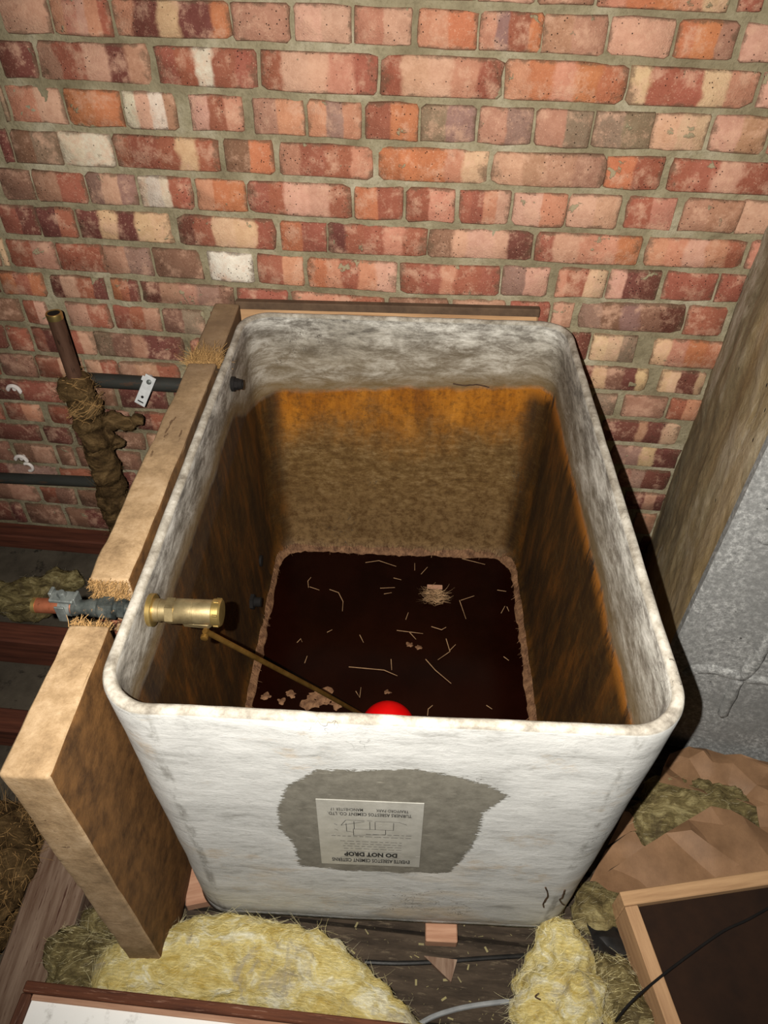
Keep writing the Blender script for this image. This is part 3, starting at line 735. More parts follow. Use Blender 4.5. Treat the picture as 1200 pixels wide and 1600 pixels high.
for _ in range(1500):
    i = rk.randrange(N); x, y = rg[i]; nrm = V((-x/TW, -y/TL, 0)).normalized()
    sd.append(((x-nrm.x*.004, y-nrm.y*.004, WL+rk.uniform(.012, .03)), nrm*.5+V((rk.uniform(-.4, .4), rk.uniform(-.3, .3), -1))))
fibres('root_fringe', sd, MT['sludge'], cist, .022, .0008, .3, rk)
# overflow and outlet fittings in the left wall
def lwall(u, v):
    pz = TP(-TW/2+TKN+.004, 0, 0); return WP(u, v, pz, TX)
def loclathe(name, prof_, u, v, m, n=20, hexa=(), off=0):
    p = loc(lwall(u, v)); return lathe(name, prof_, (p.x+off, p.y, p.z), (1, 0, 0), m, cist, n, hexa)
loclathe('overflow_fitting', [(-.004, .015), (.003, .015), (.003, .0125), (.010, .0125), (.010, .010), (.018, .010), (.018, .007), (.014, .007)], 365, 600, MT['darkhole'], 20, (2, 3))
loclathe('outlet_washer', [(-.004, .03), (.003, .03), (.004, .028)], 388, 940, MT['darkbrass'])
loclathe('outlet_nut', [(.004, .019), (.014, .019), (.014, .011), (.03, .011)], 388, 940, MT['darkhole'], 24, (0, 1))
loclathe('blanking_plug', [(-.004, .022), (.005, .022), (.005, .014), (.012, .014)], 402, 876, MT['darkhole'])

# ------------------------------------------------------------------ float valve with its red ball
vp = lwall(238, 953); vl = TX.copy()
valve = empty('float_valve', vp, 0, 'brass float valve with long arm and red ball inside the cistern', 'valve')
def vl_(t, dz=0, dy=0): return vl*t + V((0, 0, dz)) + TY*dy
lathe('flange', [(-.004, .0235), (.003, .0235), (.004, .0225), (.0045, .018)], vl_(0), vl, MT['bright'], valve)
lathe('neck', [(.003, .0165), (.012, .0165), (.0125, .0155), (.022, .0155)], vl_(0), vl, MT['brass'], valve, 24)
lathe('hex_nut', [(.021, .017), (.022, .0195), (.0335, .0195), (.0345, .017)], vl_(0), vl, MT['brass'], valve, 36, (0, 1, 2, 3))
lathe('valve_body', [(.033, .0165), (.035, .0178), (.058, .0178), (.0585, .0174), (.06, .0174), (.0605, .0178), (.088, .0178), (.089, .016)], vl_(0), vl, MT['brass'], valve, 32)
lathe('end_cap', [(.086, .019), (.087, .0198), (.096, .0198), (.0985, .018), (.099, .012)], vl_(0), vl, MT['bright'], valve, 32)
for k in range(6):
    a = k*math.pi/3+.4
    box('cap_lug', vl*.0925+V((0, 0, math.sin(a)*.0195))+TY*math.cos(a)*.0195, (.0075, .003, .003), MT['bright'], valve, .0005)
bm = bmesh.new(); boxbm(bm, vl_(.062, -.0175, -.004), (.042, .016, .014), None, .004); obj('lever_housing', bm, MT['brass'], valve)
BC = WZ(606, 1139, TB+WL+.014); BR = .06
pv = vl_(.075, -.026, -.01)
tube('pivot_screw', [pv+TY*.012, pv-TY*.012], .0035, MT['darkbrass'], valve)
lathe('pivot_head', [(0, .0055), (.004, .0055), (.005, .004)], pv-TY*.012, -TY, MT['darkbrass'], valve, 16)
bd = (BC-vp); st = pv+V((.003, -.004, -.002)); dr = (bd-st).normalized()
tube('float_arm', [st-dr*.008, st, st+(bd-st)*.5+V((0, 0, .004)), bd-dr*(BR-.004)], [.0045, .0042, .004, .004], MT['darkbrass'], valve, 12)
bm = bmesh.new(); bmesh.ops.create_uvsphere(bm, u_segments=40, v_segments=24, radius=BR, matrix=M.Translation(bd))
obj('float_ball', bm, MT['red'], valve, True)
bm = bmesh.new(); lathebm(bm, [(-.0035, BR-.002), (-.003, BR+.0012), (.003, BR+.0012), (.0035, BR-.002)], bd, (0, 0, 1), 40); obj('ball_seam', bm, MT['red'], valve, True)

# ------------------------------------------------------------------ supply pipe through the panel's notch
po = vp - vl*.016
sup = empty('supply_pipe', po, 0, 'short copper supply pipe with tarnished nuts left of the cistern', 'pipe')
pd = -vl
lathe('back_nut', [(.0, .014), (.014, .014), (.014, .0115), (.02, .0115)], (0, 0, 0), pd, MT['verd'], sup, 36, (0, 1))
lathe('compression_nut', [(.02, .0135), (.021, .015), (.03, .015), (.031, .0135), (.031, .0105), (.036, .0105)], (0, 0, 0), pd, MT['verd'], sup, 36, (0, 1, 2, 3))
lathe('union_nut', [(.036, .0155), (.037, .0172), (.055, .0172), (.057, .015), (.06, .013)], (0, 0, 0), pd, MT['verd'], sup, 36, (0, 1, 2))
lathe('reducer', [(.058, .0135), (.07, .013), (.078, .0105), (.088, .0105), (.09, .013), (.095, .013)], (0, 0, 0), pd, MT['verd'], sup, 24)
lathe('pipe', [(.09, .0108), (.15, .0108), (.1515, .01), (.1515, .0085), (.12, .0085)], (0, 0, 0), pd, MT['copper'], sup, 24)
lathe('pipe_end_ring', [(.147, .0112), (.1522, .0112), (.1526, .0085), (.149, .0085)], (0, 0, 0), pd, MT['bright'], sup, 24)
clampe = empty('earth_clamp', po+pd*.105, 0, 'grey metal earthing clamp with bolt around the short copper pipe', 'clamp')
lathe('clamp_band', [(-.008, .0125), (-.008, .0135), (.008, .0135), (.008, .0125)], (0, 0, 0), pd, MT['zinc'], clampe, 24)
bm = bmesh.new(); boxbm(bm, V((0, 0, .02))-pd*.0, (.034, .02, .006), None, .0015); boxbm(bm, V((.016, .004, .013)), (.004, .018, .018), None, .001); boxbm(bm, V((-.018, .006, .018)), (.005, .014, .016), None, .001); obj('clamp_plate', bm, MT['zinc'], clampe)
bm = bmesh.new(); boxbm(bm, V((-.002, -.014, .0)), (.014, .003, .03), None, .001); obj('clamp_tongue', bm, MT['zinc'], clampe)
lathe('clamp_bolt', [(.023, .0065), (.028, .0065), (.03, .005), (.031, .0045)], (0, 0, 0), (0, 0, 1), MT['zinc'], clampe, 36, (0, 1))

# ------------------------------------------------------------------ lagging panels round the cistern
def panel(name, org, rz, polyg, th, label, group):
    """slab with profile polyg in local (y, z), thickness th along x"""
    e = empty(name, org, rz, label, 'panel', group)
    bm = bmesh.new()
    a = [bm.verts.new((-th/2, y, z)) for y, z in polyg]; b = [bm.verts.new((th/2, y, z)) for y, z in polyg]
    n = len(a)
    bm.faces.new(a[::-1]); bm.faces.new(b)
    for i in range(n): bm.faces.new((a[i], a[(i+1) % n], b[(i+1) % n], b[i]))
    bmesh.ops.recalc_face_normals(bm, faces=bm.faces)
    bmesh.ops.bevel(bm, geom=list(bm.edges), offset=.006, segments=3, affect='EDGES', profile=.6)
    bmesh.ops.triangulate(bm, faces=bm.faces)
    for _ in range(7):
        es = [x for x in bm.edges if x.calc_length() > .035]
        if not es: break
        bmesh.ops.subdivide_edges(bm, edges=es, cuts=1); bmesh.ops.triangulate(bm, faces=[f for f in bm.faces if len(f.verts) > 3])
    bm.normal_update()
    for v in bm.verts:
        v.co += v.normal*(.0022*fbm(v.co, 18, 3)+.003*fbm(v.co, 5, 2))
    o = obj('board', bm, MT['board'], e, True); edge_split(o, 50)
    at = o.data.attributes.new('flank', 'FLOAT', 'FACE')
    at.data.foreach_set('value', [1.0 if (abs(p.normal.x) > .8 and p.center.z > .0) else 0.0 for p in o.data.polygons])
    return e, o
PH = .705
p0 = WZ(35, 1212, .75); PA = .0575
PL = 1.115
g0, g1 = .210, .287      # notch for the supply pipe
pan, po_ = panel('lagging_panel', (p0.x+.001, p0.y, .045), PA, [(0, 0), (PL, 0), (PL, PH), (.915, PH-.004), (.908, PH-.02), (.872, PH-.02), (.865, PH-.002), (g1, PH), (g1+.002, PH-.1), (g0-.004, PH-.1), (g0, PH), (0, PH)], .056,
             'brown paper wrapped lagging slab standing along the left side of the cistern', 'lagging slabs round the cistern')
rp = R(21)
def fray(name, y, n, dy, parent, z0=PH-.03, z1=PH, L=.02):
    sd = [((rp.uniform(-.027, .027), y+rp.uniform(-.004, .004), rp.uniform(z0, z1)), (rp.uniform(-.6, .6), dy+rp.uniform(-.4, .4), rp.uniform(-.4, .7))) for _ in range(n)]
    fibres(name, sd, MT['strand'], parent, L, .0006, .7, rp)
fray('frayed_edge', g1+.001, 1100, -.9, pan, PH-.045, PH-.001, .009); fray('frayed_edge', g0, 260, .8, pan, PH-.012, PH-.001, .007)
sd = [((rp.uniform(-.03, .03), rp.uniform(.868, .912), PH-.02+rp.uniform(0, .012)), (rp.uniform(-1, 1), rp.uniform(-1, 1), rp.uniform(.1, .9))) for _ in range(1500)]
fibres('frayed_edge', sd, MT['strand'], pan, .018, .0007, .9, rp)
# panel behind the cistern, edge on
q0, q1 = WZ(378, 467, .765), WZ(860, 477, .765)
bl_ = (q1.x-q0.x)
pe = empty('lagging_panel', ((q0.x+q1.x)/2, WALLY-.0125, .042), 0, 'lagging slab with dark dusty top wedged between the cistern and the brick wall', 'panel', 'lagging slabs round the cistern')
bm = bmesh.new(); boxbm(bm, (0, 0, .3525), (bl_, .016, .705), None, .004); obj('board', bm, MT['wood'], pe)
bm = bmesh.new(); boxbm(bm, (0, .001, .703), (bl_+.004, .019, .019), None, .002); obj('paper_capping', bm, MT['stain'], pe); pe.rotation_euler = (0, -.036, 0)
exec_parts.append('ok')

# ------------------------------------------------------------------ grey slab on the right
sl = empty('cement_slab', (SX, SY, .0), -.168, 'speckled grey cement slab with raised ribs standing on edge right of the cistern', 'slab')
SWd, SHt, STh = .75, 1.25, .03
bm = bmesh.new(); boxbm(bm, (SWd/2, STh/2, SHt/2+.02), (SWd, STh, SHt-.02), None, .005); obj('slab', bm, MT['slab'], sl)
SLM = M.Translation((SX, SY, 0)) @ M.Rotation(-.168, 4, 'Z')
sn = SLM.to_3x3() @ V((0, -1, 0))
def sp(u, v): return SLM.inverted() @ WP(u, v, V((SX, SY, 0)), sn)
def ribs(name, pts, r, m=None):
    P = [sp(*q) for q in pts]; P = [V((a.x, .0015, a.z)) for a in P]
    D = []
    for a, b in zip(P, P[1:]): D += [a.lerp(b, i/8) for i in range(8)]
    D.append(P[-1]); bm = bmesh.new(); tubebm(bm, D, [r*(.4 if i in (0, len(D)-1) else 1) for i in range(len(D))], 10, True, (40, r*.25))
    for v in bm.verts: v.co.y = .0015+(v.co.y-.0015)*.8
    bmesh.ops.recalc_face_normals(bm, faces=bm.faces)
    return obj(name, bm, m or MT['slab'], sl, True)
ribs('rib', [(1072, 1055), (1085, 1045), (1110, 1044), (1140, 1052), (1160, 1056), (1175, 1040), (1200, 1002), (1240, 940)], .013)
ribs('rib', [(1162, 1058), (1180, 1062), (1200, 1063), (1240, 1066)], .012)
ribs('rib', [(1156, 1060), (1143, 1082), (1128, 1120)], .012)
c_ = sp(1199, 842); bm = bmesh.new(); bmesh.ops.create_uvsphere(bm, u_segments=20, v_segments=12, radius=.014, matrix=M.Translation((c_.x, .001, c_.z)) @ M.Diagonal((1, .5, 1, 1))); obj('knob', bm, MT['slab'], sl, True)
ribs('crack', [(1068, 1082), (1085, 1087), (1110, 1096), (1140, 1104), (1170, 1116), (1205, 1132), (1240, 1146)], .0016, MT['darkhole'])

# ------------------------------------------------------------------ pipework on the wall at the left
RY_ = 1.375
r0 = WY(84, 490, RY_); r1 = WY(130, 625, RY_); r2 = WY(200, 790, RY_)
ris = empty('riser_pipe', (r0.x, RY_, -.09), 0, 'dull copper riser pipe rising out of ragged brown lagging by the wall', 'pipe')
def rl(p): return V(p)-V((r0.x, RY_, -.09))
top = r0; bot = V((r0.x+.012, RY_+.0, -.09))
tube('pipe', [rl(top), rl(top.lerp(bot, .5)), rl(bot)], .017, MT['oldcopper'], ris, 24)
lathe('pipe_lip', [(-.014, .0173), (-.002, .0178), (0, .0172), (.0, .0135), (-.012, .0135)], rl(top)+V((0, 0, .002)), (0, 0, 1), MT['bright'], ris, 24)
lathe('pipe_bore', [(-.01, .0133), (.0008, .0133)], rl(top), (0, 0, 1), MT['darkhole'], ris, 24)
balls = []; zt = WY(120, 595, RY_).z
rr = R(31)
for i in range(16):
    z = zt-.02-i*.05
    if z < -.09: break
    balls.append(((rr.uniform(-.006, .006)+.004, rr.uniform(-.004, .004), z+.09), (.04+rr.uniform(-.004, .006), .04, .036)))
for u, v, r in ((175, 655, .03), (195, 660, .026), (215, 655, .018), (180, 690, .026), (160, 745, .024), (172, 762, .022), (140, 660, .03)):
    q = WY(u, v, RY_+.03); balls.append((rl(q), (r*1.1, r*.6, r*.8)))
lag = blob('lagging', balls, MT['hessian'], ris, .006, .010, 28, .004, 90, 2)
fibres('lagging_fibre', surf_seeds(lag, 1400, rr, None, .75), MT['hessian'], ris, .022, .0005, .8, rr)
vs, fs = [], []
for k in range(90):      # loose woven net at the top of the lagging
    a = rr.uniform(0, 6.28); z = zt-rr.uniform(-.03, .07)+.09; sg = 1 if k % 2 else -1; r_ = rr.uniform(.042, .05); b = len(vs); sl_ = rr.uniform(.012, .05); da = rr.uniform(.5, 1.3)
    for i in range(8):
        q = i/7; aa = a+sg*da*q; zz_ = z-sl_*q+rr.uniform(-.002, .002); r2 = r_*(1 if z < zt+.075 else .8)+rr.uniform(-.002, .003)
        for h_ in (-.0007, .0007): vs.append((.004+math.cos(aa)*r2, math.sin(aa)*r2, zz_+h_))
    for i in range(7): fs.append((b+2*i, b+2*i+1, b+2*i+3, b+2*i+2))
tag(pyd('hessian_net', vs, fs, MT['strand'], ris), kind='stuff')
HY = 1.465
def wall_pipe(u0, v0, u1, v1, r, label, name='wall_pipe'):
    a, b = WY(u0, v0, HY), WY(u1, v1, HY); e = empty(name, a, 0, label, 'pipe', 'black pipes along the wall')
    d = b-a
    lathe('pipe', [(0, r), (d.length, r), (d.length, r*.8), (d.length-.02, r*.8)], (0, 0, 0), d, MT['iron'], e, 24)
    return e, a, b
wp, wa, wb = wall_pipe(135, 593, 345, 606, .018, 'black pipe running level behind the zinc bracket and the slab')
wp2, wc, wd_ = wall_pipe(-60, 744, 152, 753, .0155, 'black pipe at lower left ending against the ragged lagging')
# bright bracket hanging from the upper pipe
bp = WY(227, 609, HY-.05)
n_b = (FPOS-bp).normalized()
br = empty('zinc_bracket', bp, 0, 'bright slotted zinc strip bracket hanging from the black wall pipe', 'bracket')
top_b, bot_b = WY(236, 588, HY-.035)-bp, WY(218, 632, HY-.06)-bp
ax = (top_b-bot_b); hL = ax.length/2; ay = ax.normalized(); axx = V((1, 0, 0)); axx = (axx-ay*axx.dot(ay)).normalized(); az = axx.cross(ay)
BMx = M((axx, ay, az)).transposed().to_4x4(); BMx.translation = (top_b+bot_b)/2
def strip_with_holes():
    bm = bmesh.new(); wd, th = .0135, .0016
    boxbm(bm, (0, 0, 0), (wd*2, hL*2, th*2), BMx, .0006); return bm
obj('strip', strip_with_holes(), MT['steel'], br)
bm = bmesh.new(); boxbm(bm, (0, -hL*.78, .0018), (.015, .003, .001), BMx, .0003); obj('slot', bm, MT['darkhole'], br)
cc = BMx @ V((0, -hL*.45, .0016)); lathe('screw_hole', [(0, .0034), (.0008, .0034)], cc, az, MT['darkhole'], br, 16)
cc = BMx @ V((.001, hL*.62, .0016)); lathe('fixing_screw', [(0, .0062), (.002, .0058), (.0035, .003)], cc, az, MT['zinc'], br, 20)
bm = bmesh.new(); boxbm(bm, (-.015, hL*.66, 0), (.008, .012, .003), BMx, .0006); obj('side_tab', bm, MT['steel'], br)
tube('pipe_band', [V((WY(236, 588, HY).x-bp.x-.006, 0, 0))+V((0, HY-bp.y, (wa.z+wb.z)/2-bp.z))+V((0, math.cos(a)*.02, math.sin(a)*.02)) for a in [i*math.pi/8 for i in range(17)]], .0022, MT['steel'], br, 8)
for u, v, lb, full in ((25, 614, 'pale half open pipe clip fixed to the bricks above its twin', 0), (36, 722, 'pale S shaped pipe clip just above the lower black pipe', 1)):
    c0 = WY(u, v, WALLY-.012); e = empty('pipe_clip', c0, 0, lb, 'clip', 'pipe clips on the wall')
    A = [(.016*math.cos(a), -.004, .016*math.sin(a)+.008) for a in [math.radians(x) for x in range(-20, 200, 20)]]
    tube('clip_jaw', A, [.003]+[.0055]*(len(A)-2)+[.003], MT['clip'], e, 8)
    if full:
        A = [(.012+.013*math.cos(a), -.004, -.014+.013*math.sin(a)) for a in [math.radians(x) for x in range(120, -110, -20)]]
        tube('clip_jaw', A, [.0045]*(len(A)-1)+[.003], MT['clip'], e, 8)
    lathe('clip_stem', [(-.002, .005), (.016, .005)], (0, 0, .012), (0, 1, 0), MT['clip'], e, 12)

# ------------------------------------------------------------------ timbers in the loft at the left
def timber_obj(name, x0, x1, y0, y1, z0, z1, m, label, cat='joist', group='loft joists', seed=0, rz=0):
    c = V(((x0+x1)/2, (y0+y1)/2, z0)); e = bmesh.new()
    vs_ = boxbm(e, (0, 0, (z1-z0)/2), (x1-x0, y1-y0, z1-z0), None, .004)
    o = obj(name, e, m); o.location = c; o.rotation_euler = (0, 0, rz); return tag(o, label, cat, group)
timber_obj('joist', -1.45, -.50, 1.435, 1.492, -.094, -.04, MT['joist'], 'dark red brown timber lying along the foot of the brick wall')
timber_obj('joist', -1.45, -.50, 1.03, 1.09, -.094, .005, MT['joist'], 'dark timber crossing behind the short copper pipe')
timber_obj('joist', -1.45, -.74, .80, .86, -.094, -.02, MT['joist'], 'second dark timber left of the lagging slab, nearer than the copper pipe')
# worn beam at lower left
zb = .03
b0_, b1_ = WZ(60, 1330, zb), WZ(-18, 1545, zb); b2_ = WZ(132, 1345, zb)
dirb = (b0_-b1_); rzb = -math.atan2(dirb.x, dirb.y)
wdb = .112
mid = (b0_+b1_)/2
pc = mid+V((math.cos(rzb), math.sin(rzb), 0))*wdb/2
bm = bmesh.new(); boxbm(bm, (0, -.05, .06), (wdb, 1.1, .12), None, .004)
o = obj('beam', bm, MT['joisty']); o.location = (pc.x, pc.y, zb-.124); o.rotation_euler = (0, 0, rzb)
tag(o, 'wide worn brown beam running away at the lower left corner', 'beam')

# ------------------------------------------------------------------ glass wool
def wool(name, balls, label, m='yellow', fib='wisp', nf=1600, vox=.008, amp=.012, seed=0, zmin=.024, L=.022, group='glass wool insulation', sc=26, org=None, flow=(1, .3, .1)):
    c = org or V(balls[0][0]); c = V((c.x, c.y, zmin))
    e = empty(name, c, 0, label, 'insulation', group)
    b = blob('wool', [(V(p)-c, r) for p, r in balls], MT[m], e, vox, amp, sc, .0035, 85, seed, 0)
    rr_ = R(seed+50); P = b.data.polygons; sd = []; fl_ = V(flow)
    while len(sd) < nf*.9:      # strands lie along the folds, a few stand off
        f = P[rr_.randrange(len(P))]
        if f.normal.z < -.2: continue
        d = fl_ + V(mn.noise_vector(f.center*14+V((seed, 0, 0))))*1.3
        d -= f.normal*d.dot(f.normal); d = d.normalized()*rr_.choice((-1, 1)) + f.normal*rr_.choice((.03, .05, .1, .35))
        sd.append((f.center + f.normal*.0003, d))
    h = len(sd)*2//3
    fibres('loose_fibre', sd[:h], MT[fib], e, L*.7, .0002, .5, rr_, 4)
    fibres('loose_fibre', sd[h:], MT['wisp2'], e, L*.6, .00018, .6, rr_, 4)
    return e
B = []
for i in range(15):      # the big folded roll in front of the cistern
    t = i/14; a = math.pi*(.06+.88*t)
    u = 190+ (640-190)*t; vtop = 1480-62*math.sin(math.pi*min(1, t*1.25+.02)) if t < .75 else 1480-62*math.sin(math.pi*.955)+ (t-.75)*480
    q = WZ(u, vtop+58, .075)
    B.append((q, (.05, .05, .05*(1 if t < .7 else 1-.9*(t-.7)))))
    q2 = WZ(u+10, vtop+105, .06); B.append((q2, (.05, .05, .045)))
    q3 = WZ(u+12, vtop+150, .05); B.append((q3, (.05, .045, .035)))
B = [(V((p.x, max(p.y, .33) if p.x < -.08 else p.y, p.z)), r) for p, r in B]
wool('glass_wool_roll', B, 'big yellow glass wool roll arching in front of the cistern', 'yellow', 'wisp', 2600, .007, .007, 1, sc=16, L=.03)
B = [(WZ(u, v, .05), (.05, .042, r)) for u, v, r in ((110, 1490, .034), (140, 1500, .036), (175, 1500, .036), (205, 1505, .035), (120, 1530, .034), (160, 1535, .034), (200, 1540, .034))]
wool('glass_wool_piece', B, 'greyish yellow glass wool wad between the beam and the big roll', 'dirty', 'wisp', 900, .007, .008, 2)
B = [(WZ(u, v, .04), (.03, .026, .022)) for u, v in ((150, 1440), (165, 1445))]
wool('glass_wool_piece', B, 'small dusty yellow tuft in the gap beside the lagging slab foot', 'dirty', 'dwisp', 250, .006, .006, 3)
B = [(WZ(u, v, z), r) for u, v, z, r in ((872, 1462, .06, (.036, .03, .045)), (880, 1490, .06, (.044, .036, .048)), (885, 1520, .06, (.04, .034, .05)), (850, 1512, .045, (.036, .03, .036)), (838, 1540, .045, (.04, .034, .038)), (908, 1512, .05, (.03, .03, .036)), (862, 1476, .05, (.03, .026, .034)), (860, 1555, .06, (.05, .04, .055)), (900, 1560, .07, (.05, .04, .06)), (840, 1590, .06, (.05, .04, .055)), (900, 1600, .07, (.06, .05, .06)), (870, 1640, .06, (.07, .05, .06)))]
wool('glass_wool_piece', B, 'fluffy yellow glass wool pile under the cistern corner at lower right', 'yellow', 'wisp', 2200, .0065, .013, 4, L=.028)
B = [(WZ(u, v, .05), r) for u, v, r in ((955, 1520, (.035, .03, .035)), (975, 1550, (.035, .035, .04)), (985, 1585, (.035, .04, .04)), (950, 1560, (.035, .035, .04)), (965, 1620, (.05, .05, .045)))]
wool('glass_wool_piece', B, 'grey dusty glass wool lump against the outside of the framed tray', 'dirty', 'wisp', 900, .0065, .010, 5)
B = [(WZ(u, v, .05), r) for u, v, r in ((1080, 1250, (.07, .05, .04)), (1130, 1262, (.08, .05, .04)), (1180, 1280, (.07, .05, .035)), (1040, 1250, (.05, .05, .035)), (1030, 1290, (.06, .05, .03)), (1090, 1300, (.08, .05, .03)))]
wool('glass_wool_piece', B, 'dark stained glass wool showing between the two crumpled brown papers', 'dirty', 'dwisp', 900, .008, .010, 6)
B = [(WZ(u, v, .045), r) for u, v, r in ((940, 1410, (.05, .04, .025)), (925, 1430, (.04, .035, .025)), (960, 1425, (.035, .03, .025)))]
wool('glass_wool_piece', B, 'shadowed olive glass wool between the cistern corner and the tray', 'dirty', 'dwisp', 400, .007, .008, 7)
B = [(WZ(u, v, -.06), r) for u, v, r in ((-30, 935, (.09, .06, .035)), (20, 935, (.08, .05, .045)), (60, 920, (.07, .04, .04)), (100, 905, (.07, .03, .03)), (40, 950, (.08, .04, .03)))]
wool('glass_wool_piece', B, 'dim brownish glass wool between the dark timbers at the left', 'dirty', 'dwisp', 500, .009, .014, 8, zmin=-.095)
exec_parts.append('wool')

# ------------------------------------------------------------------ kraft paper
from mathutils.geometry import delaunay_2d_cdt
def sheet(name, poly_px, z0, label, seed, amp=.012, sp_=.03, dome=.03, mat='paper', creases=()):
    P3 = [WZ(u, v, z0) for u, v in poly_px]; P2 = [V((p.x, p.y)) for p in P3]
    ctr = sum(P2, V((0, 0)))/len(P2); rr_ = R(seed); B = []
    for a, b in zip(P2, P2[1:]+P2[:1]):
        n = max(1, int((b-a).length/(sp_*.7)))
        for i in range(n):
            q = a.lerp(b, i/n); B.append(q + (V((rr_.uniform(-1, 1), rr_.uniform(-1, 1)))*.004 if i else V((0, 0))))
    pts = list(B); xs_ = [p.x for p in P2]; ys_ = [p.y for p in P2]; tries = 0
    while tries < 5000:
        tries += 1
        q = V((rr_.uniform(min(xs_), max(xs_)), rr_.uniform(min(ys_), max(ys_))))
        if not inpoly(q.x, q.y, P2): continue
        k = sp_*(.55+.9*abs(mn.noise((q.x*9, q.y*9, seed))*2))
        if all((q-p).length > k*(.6 if i < len(B) else 1) for i, p in enumerate(pts)): pts.append(q)
    nb = len(B)
    vv, ee, ff = delaunay_2d_cdt(pts, [(i, (i+1) % nb) for i in range(nb)], [], 1, 1e-5)[:3]
    hs_ = []
    for q in vv:
        h = rr_.uniform(-1, 1)*amp*(.5 if not all((q-b).length > .004 for b in B) else 1)
        h += dome*(mn.fractal((q.x*4, q.y*4, seed), 1, 2, 2))
        hs_.append(max(h, .028-z0) if z0+h < .028 else h)
    bm = bmesh.new(); V3 = [bm.verts.new((q.x-ctr.x, q.y-ctr.y, h)) for q, h in zip(vv, hs_)]
    for f in ff:
        try: bm.faces.new([V3[i] for i in f])
        except ValueError: pass
    bmesh.ops.recalc_face_normals(bm, faces=bm.faces)
    if sum(f.normal.z for f in bm.faces) < 0: bmesh.ops.reverse_faces(bm, faces=bm.faces)
    bmesh.ops.subdivide_edges(bm, edges=bm.edges, cuts=2, use_grid_fill=True)
    bmesh.ops.smooth_vert(bm, verts=[v for v in bm.verts if not v.is_boundary], factor=.5, use_axis_x=True, use_axis_y=True, use_axis_z=True)
    for v in bm.verts: v.co.z += .0022*fbm((v.co.x, v.co.y, seed), 40, 3)
    o = obj(name, bm, MT[mat]); o.location = (ctr.x, ctr.y, z0)
    bake(o, [('SOLIDIFY', dict(thickness=.0008))]); o.data.polygons.foreach_set('use_smooth', [True]*len(o.data.polygons)); edge_split(o, 14)
    return tag(o, label, 'paper', 'crumpled brown kraft paper')
sheet('kraft_paper', [(1030, 1222), (1050, 1172), (1080, 1160), (1215, 1196), (1260, 1230), (1250, 1340), (1200, 1320), (1180, 1262), (1150, 1246), (1090, 1236)], .09, 'crumpled brown kraft paper strip at the foot of the grey slab', 3, .016, .045)
sheet('kraft_paper', [(928, 1374), (960, 1352), (1040, 1302), (1108, 1264), (1140, 1268), (1160, 1278), (1200, 1300), (1260, 1340), (1260, 1385), (1190, 1395), (1040, 1410), (950, 1390)], .095, 'broad creased brown kraft paper sheet behind the framed tray', 5, .015, .065, .02)
sheet('kraft_paper', [(922, 1376), (950, 1322), (985, 1296), (1036, 1290), (1040, 1300), (985, 1334), (935, 1374)], .06, 'small folded brown kraft paper beside the right side of the cistern', 9, .006, .06)
sheet('kraft_paper', [(950, 1320), (975, 1268), (1034, 1272), (1038, 1294), (985, 1300)], .052, 'dark folded kraft paper flap between the cistern and the stained glass wool', 10, .010, .05)
# ------------------------------------------------------------------ framed tray at lower right
TZ = .135
t0, t1, t2 = WZ(968, 1393, TZ), WZ(1200, 1361, TZ), WZ(1043, 1600, TZ)
ang = math.atan2(t1.y-t0.y, t1.x-t0.x); ang2 = math.atan2(t2.y-t0.y, t2.x-t0.x)+math.pi/2
ta = (ang+ang2)/2
tray = empty('framed_tray', (t0.x, t0.y, TZ-.075), ta, 'shallow tray with pale timber frame and dark hardboard inside at lower right', 'tray')
TWd, TLn, fw = .5, .5, .024
box('frame_rail', (TWd/2, -fw/2, .0375), (TWd, fw, .075), MT['wood'], tray, .0015)
box('frame_rail', (fw/2, -fw-(TLn-fw)/2-.0003, .0375), (fw, TLn-fw-.001, .075), MT['woody'], tray, .0015)
box('frame_rail', (TWd-fw/2, -fw-(TLn-fw)/2-.0003, .0375), (fw, TLn-fw-.001, .075), MT['woody'], tray, .0015)
box('tray_panel', (TWd/2, -TLn/2, .056), (TWd-2*fw-.001, TLn-2*fw, .006), MT['hard'], tray, .0005)
box('frame_rail', (TWd/2, -TLn-fw/2-.0006, .0375), (TWd, fw, .075), MT['wood'], tray, .0015)
# hatch board at lower left
HZ = .155
h0, h1 = WZ(41, 1531, HZ), WZ(640, 1599, HZ); ha = math.atan2(h1.y-h0.y, h1.x-h0.x)
hat = empty('hatch_board', (h0.x, h0.y, HZ-.05), ha, 'white painted hatch board in a dark brown timber frame at lower left', 'hatch')
HW, HL, hf = (h1-h0).length+.06, .32, .016
box('frame_rail', (HW/2, -hf/2, .025), (HW, hf, .05), MT['dwood'], hat, .002)
box('frame_rail', (hf/2, -hf-(HL-hf)/2-.0005, .025), (hf, HL-hf-.001, .05), MT['dwoody'], hat, .002)
box('frame_rail', (HW-hf/2, -hf-(HL-hf)/2-.0005, .025), (hf, HL-hf-.001, .05), MT['dwoody'], hat, .002)
box('white_panel', (HW/2, -HL/2, .034), (HW-2*hf-.001, HL-2*hf, .012), MT['white'], hat, .0008)
box('inner_bead', (HW/2, -hf-.0045, .0425), (HW-2*hf-.002, .008, .005), MT['block'], hat, .0008)

